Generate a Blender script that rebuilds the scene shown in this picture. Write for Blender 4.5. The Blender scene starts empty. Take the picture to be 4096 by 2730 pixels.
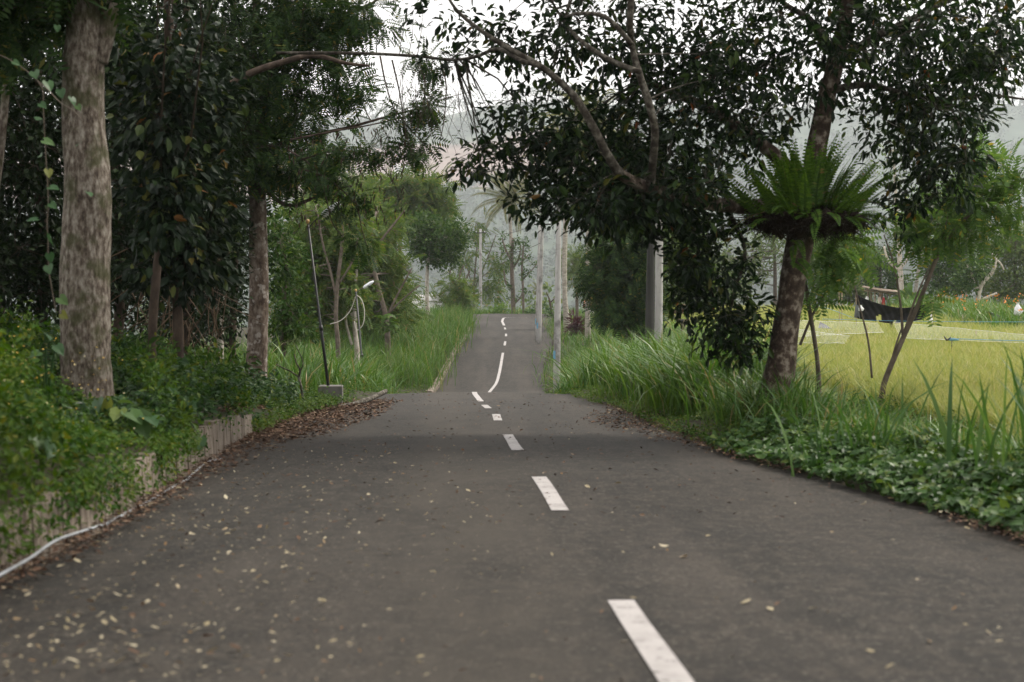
import bpy, math, random
import numpy as np
from mathutils import Vector, Matrix

rng = np.random.default_rng(11)
random.seed(11)
R = math.radians
sc = bpy.context.scene
COL = sc.collection

# ------------------------------------------------------------------ camera
CAMZ = 1.30            # eye height above the near asphalt
FPX = 1422.0           # focal length in pixels of a 1024 wide picture (50 mm lens)
HOR = 300.0            # horizon row
cam_d = bpy.data.cameras.new("camera")
cam = bpy.data.objects.new("camera", cam_d)
COL.objects.link(cam)
cam.location = (0, 0, CAMZ)
cam.rotation_euler = (R(90), 0, 0)
cam_d.sensor_width = 36.0
cam_d.lens = 36.0 * FPX / 1024.0
cam_d.shift_y = -(341.0 - HOR) / 1024.0
cam_d.clip_start = 0.1
cam_d.clip_end = 6000
cam_d.dof.use_dof = True
cam_d.dof.focus_distance = 42.0
cam_d.dof.aperture_fstop = 2.6
sc.camera = cam

# ------------------------------------------------------------------ world, sun, exposure
SUN_EL, SUN_AZ = R(52), R(62)         # azimuth from +Y towards +X
world = bpy.data.worlds.new("World")
sc.world = world
world.use_nodes = True
wn, wl = world.node_tree.nodes, world.node_tree.links
wn.clear()
w_out = wn.new("ShaderNodeOutputWorld")
w_bg = wn.new("ShaderNodeBackground")
w_sky = wn.new("ShaderNodeTexSky")
w_sky.sky_type = 'NISHITA'
w_sky.sun_disc = False
w_sky.sun_elevation = SUN_EL
w_sky.sun_rotation = SUN_AZ
w_sky.dust_density = 4.0
w_sky.air_density = 1.2
w_mix = wn.new("ShaderNodeMix")
w_mix.data_type = 'RGBA'
w_mix.inputs[0].default_value = 0.86          # closed cloud cover over the sky
w_mix.inputs[7].default_value = (9.45, 9.05, 8.75, 1)
wl.new(w_sky.outputs[0], w_mix.inputs[6])
wl.new(w_mix.outputs[2], w_bg.inputs[0])
w_bg.inputs[1].default_value = 0.08
wl.new(w_bg.outputs[0], w_out.inputs[0])

sun_d = bpy.data.lights.new("sun", 'SUN')
sun_d.energy = 1.5
sun_d.angle = R(10)
sun_d.color = (1.0, 0.93, 0.83)
sun = bpy.data.objects.new("sun", sun_d)
COL.objects.link(sun)
sdir = Vector((math.sin(SUN_AZ) * math.cos(SUN_EL), math.cos(SUN_AZ) * math.cos(SUN_EL), math.sin(SUN_EL)))
sun.rotation_euler = sdir.to_track_quat('Z', 'Y').to_euler()
sun.location = (20, 20, 60)

sc.view_settings.view_transform = 'Standard'
sc.view_settings.look = 'None'
sc.view_settings.gamma = 1.0
sc.view_settings.use_curve_mapping = False
sc.view_settings.exposure = 1.36
cy = sc.cycles
cy.max_bounces = 6
cy.diffuse_bounces = 3
cy.glossy_bounces = 2
cy.transmission_bounces = 3
cy.transparent_max_bounces = 8
cy.volume_bounces = 2
cy.use_denoising = True
try:
    cy.denoiser = 'OPENIMAGEDENOISE'
except Exception:
    pass
cy.sample_clamp_indirect = 4.0

# ------------------------------------------------------------------ small maths
def at(px, py, z):
    return np.array([(px - 512.0) * z / FPX, z, CAMZ + (HOR - py) * z / FPX])

def smooth(a, b, x):
    t = np.clip((np.asarray(x, float) - a) / (b - a), 0, 1)
    return t * t * (3 - 2 * t)

def pchip(xs, ys):
    xs = np.array(xs, float); ys = np.array(ys, float)
    h = np.diff(xs); d = np.diff(ys) / h
    m = np.zeros_like(ys)
    for i in range(1, len(xs) - 1):
        if d[i-1] * d[i] > 0:
            w1 = 2*h[i] + h[i-1]; w2 = h[i] + 2*h[i-1]
            m[i] = (w1 + w2) / (w1/d[i-1] + w2/d[i])
    m[0], m[-1] = d[0], d[-1]
    def f(x):
        x = np.clip(np.asarray(x, float), xs[0], xs[-1])
        i = np.clip(np.searchsorted(xs, x) - 1, 0, len(xs) - 2)
        t = (x - xs[i]) / h[i]
        return (ys[i]*(1+2*t)*(1-t)**2 + h[i]*m[i]*t*(1-t)**2 + ys[i+1]*t*t*(3-2*t) + h[i]*m[i+1]*t*t*(t-1))
    return f

def unit(v):
    v = np.asarray(v, float)
    return v / np.maximum(np.linalg.norm(v, axis=-1, keepdims=True), 1e-9)

def rand_dirs(n):
    return unit(rng.normal(size=(n, 3)))

def crom(pts, k=5):
    """Catmull-Rom resample of an (n,m) array"""
    p = np.array(pts, float)
    if len(p) < 3 or k <= 1:
        return p
    q = np.vstack([2*p[0]-p[1], p, 2*p[-1]-p[-2]])
    out = []
    for i in range(1, len(q) - 2):
        for j in range(k):
            t = j / k
            a, b, c, d = q[i-1], q[i], q[i+1], q[i+2]
            out.append(0.5*((2*b) + (-a+c)*t + (2*a-5*b+4*c-d)*t*t + (-a+3*b-3*c+d)*t**3))
    out.append(p[-1])
    return np.array(out)

def vnoise(x, y, s=1.0, seed=0):
    x = np.asarray(x, float)*s; y = np.asarray(y, float)*s
    return (np.sin(x*1.3+seed)*np.cos(y*1.7-seed*2.1) + .5*np.sin(x*2.9+y*1.1+seed*3) + .35*np.cos(y*4.1-x*2.3+seed)) / 1.85

# ------------------------------------------------------------------ geometry collector
class Geo:
    def __init__(s):
        s.V = []; s.F = []; s.n = 0; s.S = []; s.M = []
    def add(s, V, F, smooth_=False, mi=0):
        V = np.asarray(V, float).reshape(-1, 3); F = np.asarray(F, int).reshape(-1, 3)
        s.V.append(V); s.F.append(F + s.n); s.n += len(V)
        s.S.append(np.full(len(F), smooth_)); s.M.append(np.full(len(F), mi))
        return s
    def mesh(s, name, mats):
        me = bpy.data.meshes.new(name)
        V = np.concatenate(s.V) if s.V else np.zeros((0, 3)); F = np.concatenate(s.F) if s.F else np.zeros((0, 3), int)
        me.vertices.add(len(V)); me.vertices.foreach_set("co", V.astype(np.float32).ravel())
        me.loops.add(len(F)*3); me.loops.foreach_set("vertex_index", F.astype(np.int32).ravel())
        me.polygons.add(len(F)); me.polygons.foreach_set("loop_start", (np.arange(len(F))*3).astype(np.int32))
        if len(F):
            me.polygons.foreach_set("use_smooth", np.concatenate(s.S).astype(bool))
            me.polygons.foreach_set("material_index", np.concatenate(s.M).astype(np.int32))
        me.update(calc_edges=True)
        for m in (mats if isinstance(mats, (list, tuple)) else [mats]):
            me.materials.append(m)
        return me
    def build(s, name, mats, parent=None):
        return link(bpy.data.objects.new(name, s.mesh(name, mats)), parent)

def link(o, parent=None):
    COL.objects.link(o)
    if parent is not None:
        o.parent = parent
        if parent.type == 'EMPTY':
            o.matrix_parent_inverse = Matrix.Translation(-Vector(parent.location))
    return o

def tag(o, label=None, cat=None, group=None, kind=None):
    if label: o["label"] = label
    if cat: o["category"] = cat
    if group: o["group"] = group
    if kind: o["kind"] = kind
    return o

def thing(name, label, cat, loc, group=None):
    o = bpy.data.objects.new(name, None)
    o.empty_display_size = 0.2
    o.location = tuple(float(c) for c in loc)
    COL.objects.link(o)
    return tag(o, label, cat, group)

# ---- shape adders
def tube(g, pts, rad, sides=8, k=4, rough=0.0, cap=True, mi=0, seed=0.0):
    P = crom(np.column_stack([np.array(pts, float), np.array(rad, float)]), k)
    C, r = P[:, :3], np.maximum(P[:, 3], 1e-4)
    n = len(C)
    T = unit(np.gradient(C, axis=0))
    ref = np.array([0.0, 1.0, 0.0]) if abs(T[0][1]) < .9 else np.array([1.0, 0, 0])
    N = np.zeros_like(C)
    u = unit(np.cross(T[0], ref))
    for i in range(n):
        u = unit(u - T[i]*np.dot(u, T[i])); N[i] = u
    B = np.cross(T, N)
    a = np.linspace(0, 2*np.pi, sides, endpoint=False)
    rr = r[:, None] * np.ones(sides)
    if rough:
        L = np.arange(n)[:, None]
        rr = rr * (1 + rough*(np.sin(a*2+seed+L*.33) + .7*np.sin(a*3-seed*2+L*.9) + .6*np.sin(a*5+L*1.7+seed))/2.0)
    V = C[:, None, :] + rr[..., None]*(np.cos(a)[None, :, None]*N[:, None, :] + np.sin(a)[None, :, None]*B[:, None, :])
    V = V.reshape(-1, 3)
    i, j = np.meshgrid(np.arange(n-1), np.arange(sides), indexing='ij')
    p0 = i*sides+j; p1 = i*sides+(j+1) % sides; p2 = p1+sides; p3 = p0+sides
    F = np.concatenate([np.stack([p0, p1, p2], -1).reshape(-1, 3), np.stack([p0, p2, p3], -1).reshape(-1, 3)])
    if cap:
        V = np.vstack([V, C[0], C[-1]])
        c0, c1 = n*sides, n*sides+1
        jj = np.arange(sides)
        F = np.vstack([F, np.stack([np.full(sides, c0), (jj+1) % sides, jj], -1),
                       np.stack([np.full(sides, c1), (n-1)*sides+jj, (n-1)*sides+(jj+1) % sides], -1)])
    g.add(V, F, True, mi)
    return C

def multi_twigs(g, A, B_, r0, r1, sag=0.1, mi=0):
    """many thin three-sided bent twigs from A to B_"""
    m = len(A)
    if not m: return
    mid = (A+B_)/2 + rng.normal(size=(m, 3))*np.linalg.norm(B_-A, axis=1)[:, None]*.10
    mid[:, 2] += np.linalg.norm(B_-A, axis=1)*sag
    ts = np.array([0, .33, .66, 1.0])
    C = ((1-ts)**2)[None, :, None]*A[:, None] + (2*ts*(1-ts))[None, :, None]*mid[:, None] + (ts**2)[None, :, None]*B_[:, None]
    T = unit(B_-A)
    N = unit(np.cross(T, np.where(np.abs(T[:, 2:3]) > .9, [[1.0, 0, 0]], [[0, 0, 1.0]])))
    Bn = np.cross(T, N)
    a = np.array([0, 2.094, 4.189])
    r0 = np.broadcast_to(np.asarray(r0, float), (m,)); r1 = np.broadcast_to(np.asarray(r1, float), (m,))
    rad = r0[:, None]*(1-ts)+r1[:, None]*ts
    V = C[:, :, None, :] + rad[:, :, None, None]*(np.cos(a)[None, None, :, None]*N[:, None, None, :] + np.sin(a)[None, None, :, None]*Bn[:, None, None, :])
    V = V.reshape(-1, 3)
    F0 = []
    for i in range(3):
        for j in range(3):
            p0 = i*3+j; p1 = i*3+(j+1) % 3
            F0 += [[p0, p1, p1+3], [p0, p1+3, p0+3]]
    F0 = np.array(F0)
    F = (F0[None] + (np.arange(m)*12)[:, None, None]).reshape(-1, 3)
    g.add(V, F, True, mi)

def box(g, c, s, rz=0.0, mi=0, tilt=None):
    c = np.array(c, float); s = np.array(s, float)/2
    V = np.array([[x, y, z] for x in (-1, 1) for y in (-1, 1) for z in (-1, 1)], float)*s
    if tilt is not None:
        V = V @ np.array(Matrix.Rotation(tilt[0], 3, tilt[1])).T
    V = V @ np.array(Matrix.Rotation(rz, 3, 'Z')).T
    F = [[0,1,3],[0,3,2],[4,6,7],[4,7,5],[0,4,5],[0,5,1],[2,3,7],[2,7,6],[0,2,6],[0,6,4],[1,5,7],[1,7,3]]
    g.add(V+c, F, False, mi)

# leaf templates in (along, across, up) with unit length and unit width
TEMPL = {}
TEMPL['diamond'] = (np.array([[0,0,0],[.45,.5,.06],[1,0,-.06],[.45,-.5,.06]], float), np.array([[0,2,1],[0,3,2]]))
TEMPL['oval'] = (np.array([[0,0,0],[.22,.36,.05],[.6,.46,.05],[1,0,-.14],[.6,-.46,.05],[.22,-.36,.05],[.5,0,-.03]], float),
                 np.array([[0,6,1],[1,6,2],[2,6,3],[3,6,4],[4,6,5],[5,6,0]]))
TEMPL['heart'] = (np.array([[.12,0,0],[-.12,.28,.03],[.15,.55,.05],[.55,.42,.03],[1,0,-.12],[.55,-.42,.03],[.15,-.55,.05],[-.12,-.28,.03],[.5,0,-.03]], float),
                  np.array([[0,8,1],[1,8,2],[2,8,3],[3,8,4],[4,8,5],[5,8,6],[6,8,7],[7,8,0]]))
def pinnate_template(pairs, ll, lw, droop):
    V, F = [], []
    for i in range(pairs):
        t = .14 + .84*i/(pairs-1)
        z = -droop*t*t
        sc_ = ll*(1-.45*abs(t-.45))
        for sgn in (1, -1):
            b = np.array([t, 0, z]); d = np.array([.45*sc_, sgn*sc_, -.25*sc_]); n = np.array([lw, -sgn*lw*.4, 0])
            k = len(V)
            V += [b, b+d*.5+n, b+d, b+d*.5-n]
            F += [[k, k+1, k+2], [k, k+2, k+3]]
    k = len(V)
    V += [np.array([0, .008, 0]), np.array([0, -.008, 0]), np.array([1, 0, -droop])]
    F += [[k, k+1, k+2]]
    return np.array(V), np.array(F)
TEMPL['pinnate'] = pinnate_template(7, .34, .055, .25)
TEMPL['feather'] = pinnate_template(10, .30, .028, .30)

def put_leaves(g, pos, d, up, L, W, tmpl, mi=0):
    tv, tf = TEMPL[tmpl]
    d = unit(d); side = unit(np.cross(up, d)); nn = np.cross(d, side)
    L = np.asarray(L)[:, None, None]; W = np.asarray(W)[:, None, None]
    V = pos[:, None] + tv[None, :, 0:1]*L*d[:, None] + tv[None, :, 1:2]*W*side[:, None] + tv[None, :, 2:3]*L*nn[:, None]
    F = tf[None] + (np.arange(len(pos))*len(tv))[:, None, None]
    g.add(V.reshape(-1, 3), F.reshape(-1, 3), False, mi)

def blades(g, base, h, az, bend, w, seg=3, mi=0, lean=None):
    n = len(base)
    ts = np.linspace(0, 1, seg+1)
    wd = np.interp(ts, [0, .4, .75, 1], [.75, 1, .65, 0])
    hd = np.stack([np.cos(az), np.sin(az)], -1)
    tw = az + np.pi/2 + rng.normal(0, .5, n)
    sd = np.stack([np.cos(tw), np.sin(tw)], -1)
    le = np.zeros(n) if lean is None else lean
    hor = (h[:, None])*(le[:, None]*ts[None] + bend[:, None]*ts[None]**2.2)
    ver = h[:, None]*(ts[None] - .42*bend[:, None]*ts[None]**3)
    C = np.zeros((n, seg+1, 3))
    C[..., :2] = base[:, None, :2] + hor[..., None]*hd[:, None]
    C[..., 2] = base[:, None, 2] + ver
    off = (w[:, None]*wd[None]/2)[..., None]*sd[:, None]
    Lf = C.copy(); Lf[..., :2] += off
    Rt = C.copy(); Rt[..., :2] -= off
    V = np.concatenate([np.stack([Lf[:, :-1], Rt[:, :-1]], 2).reshape(n, -1, 3), C[:, -1:]], 1)
    F0 = []
    for i in range(seg-1):
        a = 2*i
        F0 += [[a, a+1, a+3], [a, a+3, a+2]]
    F0 += [[2*(seg-1), 2*(seg-1)+1, 2*seg]]
    F = np.array(F0)[None] + (np.arange(n)*(2*seg+1))[:, None, None]
    g.add(V.reshape(-1, 3), F.reshape(-1, 3), True, mi)

# ------------------------------------------------------------------ materials
def nodes(name):
    m = bpy.data.materials.new(name); m.use_nodes = True
    nt = m.node_tree; nt.nodes.clear()
    out = nt.nodes.new("ShaderNodeOutputMaterial")
    return m, nt, out

def N(nt, typ, **kw):
    n = nt.nodes.new(typ)
    for k, v in kw.items():
        if k.startswith('i_'):
            n.inputs[k[2:].replace('_', ' ')].default_value = v
        elif k.startswith('n_'):
            n.inputs[int(k[2:])].default_value = v
        else:
            setattr(n, k, v)
    return n

def ramp(nt, fac, stops):
    r = nt.nodes.new("ShaderNodeValToRGB")
    e = r.color_ramp.elements
    while len(e) > 1: e.remove(e[-1])
    e[0].position = stops[0][0]; e[0].color = (*stops[0][1], 1)
    for p, c in stops[1:]:
        x = e.new(p); x.color = (*c, 1)
    nt.links.new(fac, r.inputs[0])
    return r.outputs[0]

def leaf_mat(name, stops, rough=.45, spec=.35, trans=.30, tcol=1.35, patch=0.0, patch_col=None, patch_scale=.6):
    m, nt, out = nodes(name)
    geo = N(nt, "ShaderNodeNewGeometry"); oi = N(nt, "ShaderNodeObjectInfo")
    add = N(nt, "ShaderNodeMath", operation='ADD'); fr = N(nt, "ShaderNodeMath", operation='FRACT')
    nt.links.new(geo.outputs["Random Per Island"], add.inputs[0]); nt.links.new(oi.outputs["Random"], add.inputs[1])
    nt.links.new(add.outputs[0], fr.inputs[0])
    col = ramp(nt, fr.outputs[0], stops)
    if patch_col is not None:
        ns = N(nt, "ShaderNodeTexNoise", i_Scale=patch_scale, i_Detail=2.0)
        nt.links.new(geo.outputs["Position"], ns.inputs["Vector"])
        mr = N(nt, "ShaderNodeMapRange", n_1=.45, n_2=.65, n_3=0.0, n_4=patch)
        nt.links.new(ns.outputs[0], mr.inputs[0])
        mx = N(nt, "ShaderNodeMix", data_type='RGBA'); mx.inputs[7].default_value = (*patch_col, 1)
        nt.links.new(mr.outputs[0], mx.inputs[0]); nt.links.new(col, mx.inputs[6]); col = mx.outputs[2]
    b = N(nt, "ShaderNodeBsdfPrincipled", i_Roughness=rough)
    b.inputs["Specular IOR Level"].default_value = spec
    nt.links.new(col, b.inputs["Base Color"])
    if trans > 0:
        t = N(nt, "ShaderNodeBsdfTranslucent")
        hs = N(nt, "ShaderNodeHueSaturation", i_Saturation=1.15, i_Value=tcol, i_Hue=.485)
        nt.links.new(col, hs.inputs["Color"]); nt.links.new(hs.outputs[0], t.inputs[0])
        ms = N(nt, "ShaderNodeMixShader", n_0=trans)
        nt.links.new(b.outputs[0], ms.inputs[1]); nt.links.new(t.outputs[0], ms.inputs[2])
        nt.links.new(ms.outputs[0], out.inputs[0])
    else:
        nt.links.new(b.outputs[0], out.inputs[0])
    return m

def noise_mat(name, stops, scale=4.0, detail=6.0, rough=.85, spec=.25, bump=.0, bscale=30.0, stretch=(1, 1, 1), second=None, warp=0.0):
    m, nt, out = nodes(name)
    tc = N(nt, "ShaderNodeNewGeometry")
    mp = N(nt, "ShaderNodeMapping"); mp.inputs["Scale"].default_value = stretch
    nt.links.new(tc.outputs["Position"], mp.inputs[0])
    ns = N(nt, "ShaderNodeTexNoise", i_Scale=scale, i_Detail=detail, i_Roughness=.62, i_Distortion=warp)
    nt.links.new(mp.outputs[0], ns.inputs["Vector"])
    col = ramp(nt, ns.outputs[0], stops)
    if second:   # (scale, lo, hi, colour, amount)
        n2 = N(nt, "ShaderNodeTexNoise", i_Scale=second[0], i_Detail=5.0, i_Roughness=.6)
        nt.links.new(tc.outputs["Position"], n2.inputs["Vector"])
        mr = N(nt, "ShaderNodeMapRange", n_1=second[1], n_2=second[2], n_3=0.0, n_4=second[4])
        nt.links.new(n2.outputs[0], mr.inputs[0])
        mx = N(nt, "ShaderNodeMix", data_type='RGBA'); mx.inputs[7].default_value = (*second[3], 1)
        nt.links.new(mr.outputs[0], mx.inputs[0]); nt.links.new(col, mx.inputs[6]); col = mx.outputs[2]
    b = N(nt, "ShaderNodeBsdfPrincipled", i_Roughness=rough)
    b.inputs["Specular IOR Level"].default_value = spec
    nt.links.new(col, b.inputs["Base Color"])
    if bump:
        nb = N(nt, "ShaderNodeTexNoise", i_Scale=bscale, i_Detail=4.0)
        nt.links.new(mp.outputs[0], nb.inputs["Vector"])
        bp = N(nt, "ShaderNodeBump", i_Strength=bump, i_Distance=.02)
        nt.links.new(nb.outputs[0], bp.inputs["Height"]); nt.links.new(bp.outputs[0], b.inputs["Normal"])
    nt.links.new(b.outputs[0], out.inputs[0])
    return m

def flat_mat(name, col, rough=.6, spec=.3, var=.12, scale=9.0, metal=0.0):
    c = np.array(col)
    m = noise_mat(name, [(.3, tuple(c*(1-var))), (.7, tuple(np.minimum(c*(1+var), 1)))], scale=scale, rough=rough, spec=spec)
    if metal:
        for n in m.node_tree.nodes:
            if n.type == 'BSDF_PRINCIPLED': n.inputs["Metallic"].default_value = metal
    return m

M = {}
def asphalt_mat():
    m, nt, out = nodes('asphalt')
    geo = N(nt, "ShaderNodeNewGeometry"); L = nt.links.new
    def nz(scale, detail, st=(1, 1, 1), rough=.6):
        mp = N(nt, "ShaderNodeMapping"); mp.inputs["Scale"].default_value = st; L(geo.outputs["Position"], mp.inputs[0])
        n = N(nt, "ShaderNodeTexNoise", i_Scale=scale, i_Detail=detail, i_Roughness=rough); L(mp.outputs[0], n.inputs["Vector"]); return n.outputs[0]
    col = ramp(nt, nz(1.6, 9.0, rough=.72), [(.30, (.0160, .0150, .0130)), (.5, (.0248, .0227, .0193)), (.70, (.0370, .0332, .0280))])
    def over(col, fac, c, lo, hi, amt):
        mr = N(nt, "ShaderNodeMapRange", n_1=lo, n_2=hi, n_3=0.0, n_4=amt); L(fac, mr.inputs[0])
        mx = N(nt, "ShaderNodeMix", data_type='RGBA'); mx.inputs[7].default_value = (*c, 1); L(mr.outputs[0], mx.inputs[0]); L(col, mx.inputs[6]); return mx.outputs[2]
    col = over(col, nz(1.0, 5.0, (1.1, .10, 1)), (.068, .058, .048), .46, .66, .65)      # dusty streaks along the lanes
    col = over(col, nz(1.0, 6.0, (.45, 1.6, 1)), (.0185, .0178, .0165), .52, .68, .6)      # darker patches laid across
    col = over(col, nz(9.0, 5.0, (1, .8, 1)), (.057, .0485, .039), .48, .62, .6)          # worn tan mottling
    col = over(col, nz(7.0, 5.0, (1, .7, 1), .7), (.019, .019, .0175), .53, .68, .6)
    col = over(col, nz(34.0, 3.0), (.125, .112, .092), .57, .70, .8)                    # pale aggregate
    col = over(col, nz(46.0, 2.0, (1, 1.3, 1)), (.007, .007, .007), .56, .68, .8)        # dark pits
    sp = N(nt, "ShaderNodeSeparateXYZ"); L(geo.outputs["Position"], sp.inputs[0])          # dust gathers between the wheel tracks
    ma = N(nt, "ShaderNodeMath", operation='MULTIPLY_ADD'); ma.inputs[1].default_value = .05; L(sp.outputs[1], ma.inputs[0]); L(sp.outputs[0], ma.inputs[2])
    sb_ = N(nt, "ShaderNodeMath", operation='SUBTRACT'); sb_.inputs[1].default_value = .15; L(ma.outputs[0], sb_.inputs[0])
    ab = N(nt, "ShaderNodeMath", operation='ABSOLUTE'); L(sb_.outputs[0], ab.inputs[0])
    mr = N(nt, "ShaderNodeMapRange", n_1=.15, n_2=1.1, n_3=1.0, n_4=0.0); L(ab.outputs[0], mr.inputs[0])
    mu = N(nt, "ShaderNodeMath", operation='MULTIPLY'); L(mr.outputs[0], mu.inputs[0]); L(nz(2.2, 6.0, (1, .35, 1)), mu.inputs[1])
    col = over(col, mu.outputs[0], (.056, .0485, .039), .22, .60, .65)
    b = N(nt, "ShaderNodeBsdfPrincipled", i_Roughness=.86); b.inputs["Specular IOR Level"].default_value = .25
    L(col, b.inputs["Base Color"])
    nb = nz(75.0, 3.0); bp = N(nt, "ShaderNodeBump", i_Strength=.6, i_Distance=.012); L(nb, bp.inputs["Height"]); L(bp.outputs[0], b.inputs["Normal"])
    L(b.outputs[0], out.inputs[0])
    return m
M['asphalt'] = asphalt_mat()
M['paint'] = noise_mat('road_paint', [(.25, (.27, .255, .245)), (.5, (.38, .36, .35)), (.8, (.44, .415, .405))], scale=5.0, rough=.7, bump=.2, bscale=60,
                       second=(17.0, .58, .66, (.075, .070, .064), .65))
M['soil'] = noise_mat('soil', [(.3, (.018, .014, .010)), (.5, (.035, .030, .016)), (.7, (.030, .045, .015))], scale=1.3, rough=.95, bump=.5, bscale=12)
M['paddy'] = noise_mat('paddy_ground', [(.3, (.11, .15, .035)), (.7, (.17, .21, .05))], scale=.8, rough=.95)
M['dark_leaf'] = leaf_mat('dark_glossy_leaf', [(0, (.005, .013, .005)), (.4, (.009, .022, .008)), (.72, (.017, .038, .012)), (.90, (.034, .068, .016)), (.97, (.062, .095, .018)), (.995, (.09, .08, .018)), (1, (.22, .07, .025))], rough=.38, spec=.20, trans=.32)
M['fig_leaf'] = leaf_mat('climber_leaf', [(0, (.009, .019, .010)), (.55, (.015, .029, .014)), (.88, (.026, .050, .018)), (.95, (.075, .11, .028)), (.99, (.17, .17, .04)), (1, (.30, .12, .04))], rough=.42, spec=.16, trans=.14)
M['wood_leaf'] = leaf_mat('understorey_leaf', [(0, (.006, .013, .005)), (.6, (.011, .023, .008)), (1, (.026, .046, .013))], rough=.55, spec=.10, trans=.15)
M['pinn_leaf'] = leaf_mat('pinnate_leaf', [(0, (.016, .038, .012)), (.6, (.032, .068, .019)), (.94, (.062, .108, .026)), (1, (.17, .15, .035))], rough=.5, spec=.14, trans=.38)
M['feather_leaf'] = leaf_mat('feathery_leaf', [(0, (.045, .085, .020)), (.6, (.075, .125, .028)), (.92, (.12, .165, .038)), (1, (.20, .15, .06))], spec=.12, rough=.6, trans=.35)
M['round_leaf'] = leaf_mat('round_tree_leaf', [(0, (.020, .052, .011)), (.6, (.035, .080, .016)), (1, (.090, .145, .030))], spec=.12, rough=.42, trans=.25)
M['young_leaf'] = leaf_mat('young_leaf', [(0, (.060, .12, .032)), (.6, (.085, .16, .04)), (.95, (.13, .21, .05)), (1, (.30, .26, .05))], spec=.12, rough=.5, trans=.4)
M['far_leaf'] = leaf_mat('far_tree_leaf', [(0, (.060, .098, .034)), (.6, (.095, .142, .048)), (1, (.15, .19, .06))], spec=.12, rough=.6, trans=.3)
M['grass'] = leaf_mat('tall_grass_blade', [(0, (.040, .105, .020)), (.5, (.066, .150, .028)), (.86, (.105, .195, .040)), (.93, (.17, .20, .07)), (1, (.30, .23, .10))], rough=.36, spec=.22, trans=.33, patch=.40, patch_col=(.115, .165, .036), patch_scale=.25)
M['rice'] = leaf_mat('rice_blade', [(0, (.20, .24, .065)), (.5, (.29, .315, .10)), (.85, (.37, .365, .14)), (1, (.45, .41, .21))], spec=.12, rough=.6, trans=.35, patch=.5, patch_col=(.22, .29, .075), patch_scale=.35)
M['weed'] = leaf_mat('weed_leaf', [(0, (.018, .054, .008)), (.5, (.036, .090, .012)), (.85, (.070, .135, .018)), (1, (.16, .17, .03))], rough=.5, spec=.12, trans=.32, patch=.5, patch_col=(.11, .16, .03), patch_scale=.9)
M['vine_leaf'] = leaf_mat('ground_vine_leaf', [(0, (.014, .040, .011)), (.5, (.024, .062, .016)), (.9, (.048, .100, .022)), (1, (.10, .14, .03))], rough=.4, spec=.18, trans=.25)
M['creeper'] = leaf_mat('creeper_leaf', [(0, (.024, .066, .014)), (.5, (.044, .104, .022)), (.88, (.080, .150, .034)), (1, (.13, .18, .04))], rough=.4, spec=.25, trans=.28)
M['reed'] = leaf_mat('reed_blade', [(0, (.040, .095, .024)), (.6, (.062, .135, .032)), (.95, (.10, .175, .045)), (1, (.26, .22, .08))], rough=.4, spec=.22, trans=.35)
M['taro'] = leaf_mat('taro_leaf', [(0, (.034, .082, .032)), (.6, (.052, .112, .040)), (.9, (.080, .145, .040)), (1, (.20, .22, .05))], rough=.36, spec=.3, trans=.3)
M['fern'] = leaf_mat('fern_leaf', [(0, (.040, .095, .013)), (.5, (.068, .145, .019)), (.96, (.11, .20, .028)), (1, (.20, .14, .05))], rough=.5, trans=.4)
M['palm'] = leaf_mat('palm_leaf', [(0, (.085, .105, .040)), (.6, (.13, .145, .058)), (1, (.21, .19, .09))], rough=.5, trans=.3)
M['hill_leaf'] = leaf_mat('hill_tree_leaf', [(0, (.034, .052, .038)), (.6, (.052, .076, .052)), (1, (.085, .11, .07))], spec=.1, rough=.6, trans=.2)  # blue-grey put into the leaf colour so the far hills look hazier
M['cordyline'] = leaf_mat('cordyline_leaf', [(0, (.045, .018, .020)), (1, (.09, .035, .035))], rough=.4, trans=.2)
M['dry_leaf'] = leaf_mat('dry_leaf', [(0, (.24, .20, .11)), (.35, (.36, .31, .20)), (.62, (.46, .41, .29)), (.78, (.22, .14, .06)), (.90, (.12, .062, .03)), (1, (.03, .022, .016))], rough=.7, trans=.1)
M['litter'] = leaf_mat('leaf_litter', [(0, (.034, .018, .011)), (.4, (.080, .041, .024)), (.7, (.135, .076, .046)), (.9, (.21, .14, .09)), (1, (.30, .24, .165))], rough=.85, trans=0)
M['dead_frond'] = leaf_mat('dead_stem', [(0, (.055, .034, .020)), (1, (.13, .085, .05))], rough=.8, trans=0)
M['pod'] = leaf_mat('seed_pod', [(0, (.030, .018, .012)), (1, (.075, .045, .025))], rough=.7, trans=0)
M['hill'] = None
M['bark_pale'] = noise_mat('pale_lichen_bark', [(.34, (.040, .029, .022)), (.46, (.115, .092, .072)), (.56, (.21, .182, .150)), (.70, (.34, .315, .27))], scale=26.0, detail=9, rough=.92,
                           bump=.9, bscale=24, stretch=(1, 1, .42), second=(4.2, .50, .62, (.050, .054, .020), .75))
M['bark_tan'] = noise_mat('tan_bark', [(.34, (.045, .030, .022)), (.5, (.12, .090, .068)), (.66, (.22, .185, .155))], scale=12.0, detail=8, rough=.92, bump=.9, bscale=26, stretch=(1, 1, .5),
                          second=(6.0, .55, .62, (.34, .31, .275), .8))
M['bark_dark'] = noise_mat('dark_bark', [(.3, (.030, .022, .017)), (.6, (.085, .062, .046)), (.75, (.16, .125, .095))], scale=8.0, detail=7, rough=.92, bump=.8, bscale=22, stretch=(1, 1, .5))
M['bark_blotch'] = noise_mat('blotched_bark', [(.40, (.038, .026, .019)), (.52, (.085, .061, .045)), (.585, (.21, .175, .140)), (.72, (.32, .285, .24))], scale=11.0, detail=5, rough=.9, bump=.8, bscale=26,
                             stretch=(1, 1, .8), second=(2.2, .56, .72, (.060, .045, .032), .8))
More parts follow.
